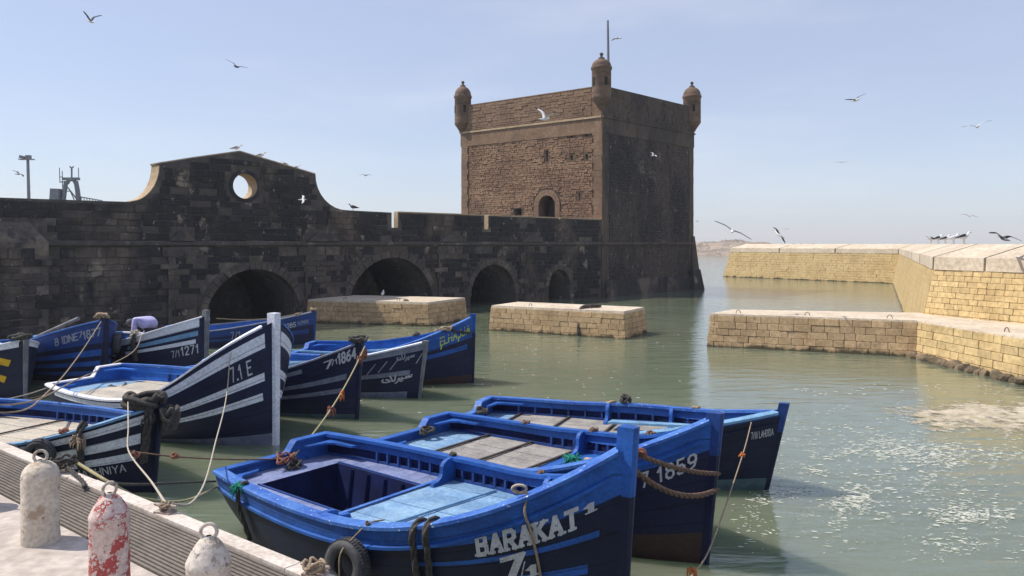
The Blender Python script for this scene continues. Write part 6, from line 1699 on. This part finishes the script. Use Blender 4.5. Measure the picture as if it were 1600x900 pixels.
# ================================================================== GULLS
def gull_body(mb_key, t, dark_back, L_=.5):
    n = 12; prof_ = [(-.50, .004, .02), (-.42, .035, .015), (-.30, .05, .0), (-.12, .085, -.01), (.08, .095, -.012), (.22, .075, .0), (.30, .052, .02), (.37, .056, .035), (.43, .048, .036), (.47, .022, .03)]
    mb = MB(); rows = []
    for x, r, z in prof_:
        rows.append([V((x * L_, math.cos(2 * math.pi * k / n) * r * L_ * (1.5 if x < -.36 else 1.12), z * L_ + math.sin(2 * math.pi * k / n) * r * L_ * (.45 if x < -.36 else 1))) for k in range(n)])
    mb.grid(rows, close=True); mb.add(rows[0], [tuple(range(n))]); mb.add(rows[-1], [tuple(range(n))])
    mb.build('body', M[mb_key], t, recalc=True)
    mb = MB(); mb.tube([V((.45 * L_, 0, .03 * L_)), V((.56 * L_, 0, .018 * L_)), V((.60 * L_, 0, -.002))], [.017 * L_, .012 * L_, .003 * L_], 6); mb.build('beak', M['gull_yellow'], t)
def flying_gull(label, px, py, Y, span, head, roll=0.0, pitch=0.0, up=(.25, .05), body='gull_white', wing='gull_grey', asym=0.0):
    """up: rise of inner and outer wing (radians); head: heading in degrees on the ground"""
    c = at(px, py, Y); t = empty('flying_gull', c, label, 'gull', 'gulls in flight')
    t.rotation_mode = 'XYZ'
    t.rotation_euler = (math.radians(roll), math.radians(pitch), math.radians(head))
    span *= 1.2; L_ = span * .42
    gull_body(body, t, wing, L_)
    s_ = span / 2
    for sg in (-1, 1):
        a1, a2 = up[0] + asym * sg, up[1] + asym * sg
        st = []
        for k in range(9):
            u = k / 8
            y = .0; z = 0
            r1 = min(u, .42) * s_; r2 = max(0, u - .42) * s_
            y = r1 * math.cos(a1) + r2 * math.cos(a2); z = r1 * math.sin(a1) + r2 * math.sin(a2)
            ch = L_ * (.30 - .05 * u) * (1 if u < .8 else 1 - (u - .8) * 3.6)
            sw = L_ * (.12 * math.sin(min(1, u / .42) * math.pi / 2) - .45 * max(0, u - .42) ** 1.3)
            st.append((V((sw + ch * .5 + .06 * L_, sg * y, z + .03 * L_)), ch, u))
        mb = MB(); rows = []
        for p, ch, u in st:
            th = .05 * L_ * (1 - .75 * u) + .004
            rows.append([p, p + V((-ch * .35, 0, th * .6)), p + V((-ch, 0, -.01 * L_)), p + V((-ch * .35, 0, -th * .4))])
        for i in range(8):
            mb.grid(rows[i:i + 2], 1 if i >= 6 else 0, smooth=True, close=True)
        mb.add(rows[0], [(0, 1, 2, 3)]); mb.add(rows[-1], [(0, 1, 2, 3)], 1)
        mb.build('wing', [M[wing], M['gull_black']], t, recalc=True)
    return t
def standing_gull(label, c, head, size=.5, body='gull_white', wing='gull_grey', group='gulls standing on stone'):
    t = empty('standing_gull', c, label, 'gull', group); t.rotation_euler = (0, 0, math.radians(head)); s = size * 1.25
    mb = MB(); n = 12; rows = []
    for x, z, r in ((-.52, .30, .012), (-.40, .335, .05), (-.22, .37, .10), (.0, .40, .135), (.16, .43, .125), (.25, .50, .085), (.28, .57, .065), (.31, .63, .07), (.36, .655, .062), (.41, .65, .03)):
        rows.append([V((x * s, math.cos(2 * math.pi * k / n) * r * s, z * s + math.sin(2 * math.pi * k / n) * r * s)) for k in range(n)])
    mb.grid(rows, close=True); mb.add(rows[0], [tuple(range(n))]); mb.add(rows[-1], [tuple(range(n))]); mb.build('body', M[body], t, recalc=True)
    for sg in (-1, 1):
        mb = MB(); rows = []
        for x, z, w, h in ((.14, .45, .10, .10), (0, .43, .125, .12), (-.22, .39, .105, .085), (-.42, .345, .05, .04), (-.60, .315, .012, .01)):
            rows.append([V((x * s, sg * (w + .02) * s, z * s)), V((x * s, sg * w * .5 * s, (z + h) * s)), V((x * s, 0.004 * sg, (z + h * 1.1) * s)), V((x * s, sg * w * .8 * s, (z - h * .4) * s))])
        mb.grid(rows, close=True); mb.add(rows[0], [(0, 1, 2, 3)]); mb.add(rows[-1], [(0, 1, 2, 3)]); mb.build('wing', M[wing], t, recalc=True)
        mb = MB(); mb.tube([V((.02 * s, sg * .05 * s, .29 * s)), V((.0, sg * .05 * s, .14 * s)), V((.015 * s, sg * .05 * s, .012 * s)), V((.08 * s, sg * .05 * s, .006 * s))], .014 * s, 5); mb.build('leg', M['gull_yellow'], t)
    mb = MB(); mb.tube([V((.40 * s, 0, .645 * s)), V((.50 * s, 0, .63 * s)), V((.53 * s, 0, .61 * s))], [.02 * s, .014 * s, .004 * s], 6); mb.build('beak', M['gull_yellow'], t)
    return t
fg = flying_gull
fg('lone dark winged gull with one wing raised high over the curved gable', 143, 34, 30, .9, 160, roll=-25, pitch=-15, up=(.9, .5), asym=.35)
fg('dark gull banking with a long raised wing in open sky beside the gable', 369, 104, 30, .85, 80, roll=22, up=(.35, .1), body='gull_grey')
fg('pale gull gliding beside the floodlight mast', 28, 272, 45, .95, 65, roll=22, up=(.25, -.1))
fg('small pale gull gliding above the bridge parapet', 571, 274, 48, .8, 65, up=(.3, -.25), roll=4)
fg('white gull with wings folded forward against the gable stones', 472, 312, 26, .55, 15, roll=35, up=(.3, -.3), wing='gull_white')
fg('large pale gull crossing the lit face of the tower', 850, 186, 33, 1.35, 40, roll=16, pitch=-6, up=(.75, .4), wing='gull_white')
fg('white gull flying beside the flagpole', 963, 60, 40, .9, 20, roll=8, up=(.15, -.35), wing='gull_white')
fg('small white gull against the shaded tower face', 1020, 243, 38, .6, 30, roll=30, up=(.6, -.3), wing='gull_white')
fg('pale gull with wings raised high in the sky beyond the sea wall', 1338, 156, 34, 1.1, 110, roll=-16, pitch=8, up=(.35, .1))
fg('white gull with raised wings in the sky above the coping', 1527, 198, 36, 1.1, 70, roll=-12, up=(.5, .0), wing='gull_white')
fg('small distant gull high over the far wall', 1315, 254, 60, .9, 75, up=(.3, -.25))
fg('gull with long straight wings banking over the end of the far wall', 1144, 361, 27, 1.2, 78, roll=28, pitch=-10, up=(.15, -.05), asym=0)
fg('grey winged gull diving with spread wings over the far wall coping', 1218, 367, 26, 1.0, 125, roll=30, pitch=-28, up=(.25, -.3))
fg('tiny gull beyond the diving grey gull', 1229, 358, 70, .5, 30, up=(.4, 0))
fg('small gull gliding above the perched gull row', 1515, 338, 40, .75, 80, roll=10, up=(.35, -.25))
fg('dark gull with wide wings taking off from the coping', 1569, 373, 24, 1.1, 100, roll=12, pitch=-18, up=(.35, -.12), body='gull_grey', wing='gull_black')
fg('tiny gull low beside the tower corner', 1089, 346, 70, .6, 10, up=(.3, 0))
def gz(s): return top_at(s)
for lab, px, hd_ in (('gull standing on the peak of the gable', 376, 20), ('grey gull standing on the sloping rake of the gable', 414, 10), ('small gull perched lower on the gable rake', 451, 170), ('small gull perched at the end of the gable rake', 470, 20)):
    s_ = wS(px); p = W(s_, gz(s_), -.4); standing_gull(lab, p, hd_, .42 if px < 430 else .3)
s_ = wS(557); standing_gull('dark bird perched on the parapet below the gable sweep', W(s_, ZP, -.3), 170, .45, 'gull_grey', 'gull_black')
standing_gull('white gull standing on the partly shaded mooring block', G(598, 465.5, 1.04), 90, .42, wing='gull_white')
for i, (px, hd_, sz_, lab) in enumerate(((1455, 175, .36, 'grey gull crouching at the end of the row on the sea wall coping'), (1466, 20, .40, 'second gull of the row on the sea wall coping'), (1477, 10, .38, 'third gull of the row on the sea wall coping'), (1490, 15, .44, 'pale gull near the tall one on the sea wall coping'), (1506, 10, .52, 'tall black backed gull standing apart on the sea wall coping'))):
    Y_ = 29.0; p = at(px, 380.5, Y_); standing_gull(lab, p, hd_, sz_ * 1.0, wing='gull_white' if px == 1490 else 'gull_black')

# ================================================================== FOAM
def foam():
    rs = random.Random(99); mb = MB()
    def fleck(px, py, w):
        p = G(px, py, 0.0); z = .006 + rs.uniform(0, .003)
        n = rs.randint(5, 8); l = w * rs.uniform(.8, 2.4); b = w * rs.uniform(.25, .55); an = rs.gauss(-.12, .35); ca, sa = math.cos(an), math.sin(an)
        pts = []
        for k in range(n):
            t_ = 2 * math.pi * k / n + rs.uniform(-.25, .25); q = rs.uniform(.55, 1.15)
            x, y = math.cos(t_) * l * q, math.sin(t_) * b * q + .25 * b * math.sin(3 * x if False else t_ * 2)
            pts.append((p.x + x * ca - y * sa, p.y + x * sa + y * ca, z))
        c = (p.x, p.y, z + .006)
        mb.add([c] + pts, [(0, 1 + k, 1 + (k + 1) % n) for k in range(n)])
    # streaky field on the right
    for _ in range(52000):
        px, py = rs.uniform(1140, 1640), rs.uniform(655, 880)
        n = noise.fractal(V((px * .009 + py * .006, py * .022, 3)), .9, 2, 4)
        c = math.exp(-((px - 1400 - (py - 740) * .9) / 210) ** 2) * math.exp(-((py - 760) / 70) ** 2)
        if rs.random() < c * (.10 + max(0, n) * 1.8) * .55: fleck(px, py, rs.choice((.008, .011, .016, .026)) * (1 + (880 - py) / 400))
    for _ in range(500):
        px, py = rs.uniform(1240, 1640), rs.uniform(600, 720)
        if noise.noise(V((px * .015, py * .05, 9))) > .0: fleck(px, py, rs.uniform(.02, .045))
    # scattered scraps elsewhere
    for _ in range(130):
        px, py = rs.uniform(430, 1100), 515 + 130 * rs.random() ** 1.5
        fleck(px, py, rs.uniform(.012, .04))
    m = mk('sea_foam', (0.62, 0.62, 0.56), (0.52, 0.53, 0.46), 9, rough=0.9)
    tag(mb.build('foam_flecks', m), 'white foam flecks drifting on the harbour water', 'foam', kind='stuff')
    # cream scum raft near the jetty foot
    mb = MB(); cx, cy = 1520, 655
    rows = []; nx, ny = 84, 28; dv = []
    def dens(px, py):
        dx, dy = (px - 1600) / 210, (py - (652 + (px - 1540) * .04)) / 25
        return 1 - dx * dx - dy * dy + .9 * noise.fractal(V((px * .012, py * .03, 4)), .8, 2.2, 5)
    for j in range(ny):
        for i in range(nx):
            px, py = 1370 + i * 4.3, 612 + j * 3.4
            if dens(px + 2, py + 1.7) < -.15: continue
            zz = .009 + .002 * ((i * 7 + j * 3) % 3)
            q = [G(a + 1.3 * noise.noise(V((a * .3, b_ * .3, 1))), b_ + 1.3 * noise.noise(V((a * .3, b_ * .3, 5))), 0) + V((0, 0, .010)) for a, b_ in ((px, py), (px + 4.3, py), (px + 4.3, py + 3.4), (px, py + 3.4))]
            mb.add(q[::-1], [(0, 1, 2, 3)]); dv += [dens(a, b_) for a, b_ in ((px, py + 3.4), (px + 4.3, py + 3.4), (px + 4.3, py), (px, py))]
    m = mk('cream_scum', (0.54, 0.46, 0.35), (0.40, 0.345, 0.245), 3, rough=0.95, bump=.6, bscale=12, spots=[((0.36, 0.31, 0.19), 1.6, .56, .64)])
    nt = m.node_tree; N = nt.nodes; K = nt.links; bs = N['Principled BSDF']
    geo = N.new('ShaderNodeNewGeometry'); nz_ = N.new('ShaderNodeTexNoise'); nz_.inputs['Scale'].default_value = 3.2; nz_.inputs['Detail'].default_value = 8; nz_.inputs['Roughness'].default_value = .7
    K.new(geo.outputs['Position'], nz_.inputs['Vector']); mr = N.new('ShaderNodeMapRange'); mr.inputs['From Min'].default_value = .40; mr.inputs['From Max'].default_value = .50
    at_ = N.new('ShaderNodeAttribute'); at_.attribute_name = 'coverage'
    ma_ = N.new('ShaderNodeMath'); ma_.operation = 'MULTIPLY_ADD'; ma_.inputs[1].default_value = .22; K.new(at_.outputs['Fac'], ma_.inputs[0]); K.new(nz_.outputs['Fac'], ma_.inputs[2])
    mr.inputs['From Min'].default_value = .50; mr.inputs['From Max'].default_value = .68
    K.new(ma_.outputs[0], mr.inputs['Value']); K.new(mr.outputs[0], bs.inputs['Alpha'])
    so = mb.build('floating_scum', m); ca = so.data.attributes.new('coverage', 'FLOAT', 'POINT')
    ca.data.foreach_set('value', dv)
    tag(so, 'cream coloured scum raft floating near the jetty foot', 'scum', kind='stuff')
foam()
# ================================================================== HAZE
mb = MB(); hx0, hx1, hy0, hy1, hz0, hz1 = -420, 420, -60, 700, -5.0, 24.0
mb.hexa([V(p) for p in ((hx0, hy0, hz0), (hx1, hy0, hz0), (hx1, hy1, hz0), (hx0, hy1, hz0), (hx0, hy0, hz1), (hx1, hy0, hz1), (hx1, hy1, hz1), (hx0, hy1, hz1))])
hm = bpy.data.materials.new('sea_haze'); hm.use_nodes = True; hn = hm.node_tree.nodes
hn.remove(hn['Principled BSDF'])
pv = hn.new('ShaderNodeVolumePrincipled'); pv.inputs['Density'].default_value = 0.0005; pv.inputs['Color'].default_value = (0.86, 0.90, 0.96, 1); pv.inputs['Anisotropy'].default_value = 0.2
hm.node_tree.links.new(pv.outputs[0], hn['Material Output'].inputs['Volume'])
tag(mb.build('haze', hm, recalc=True), kind='stuff')
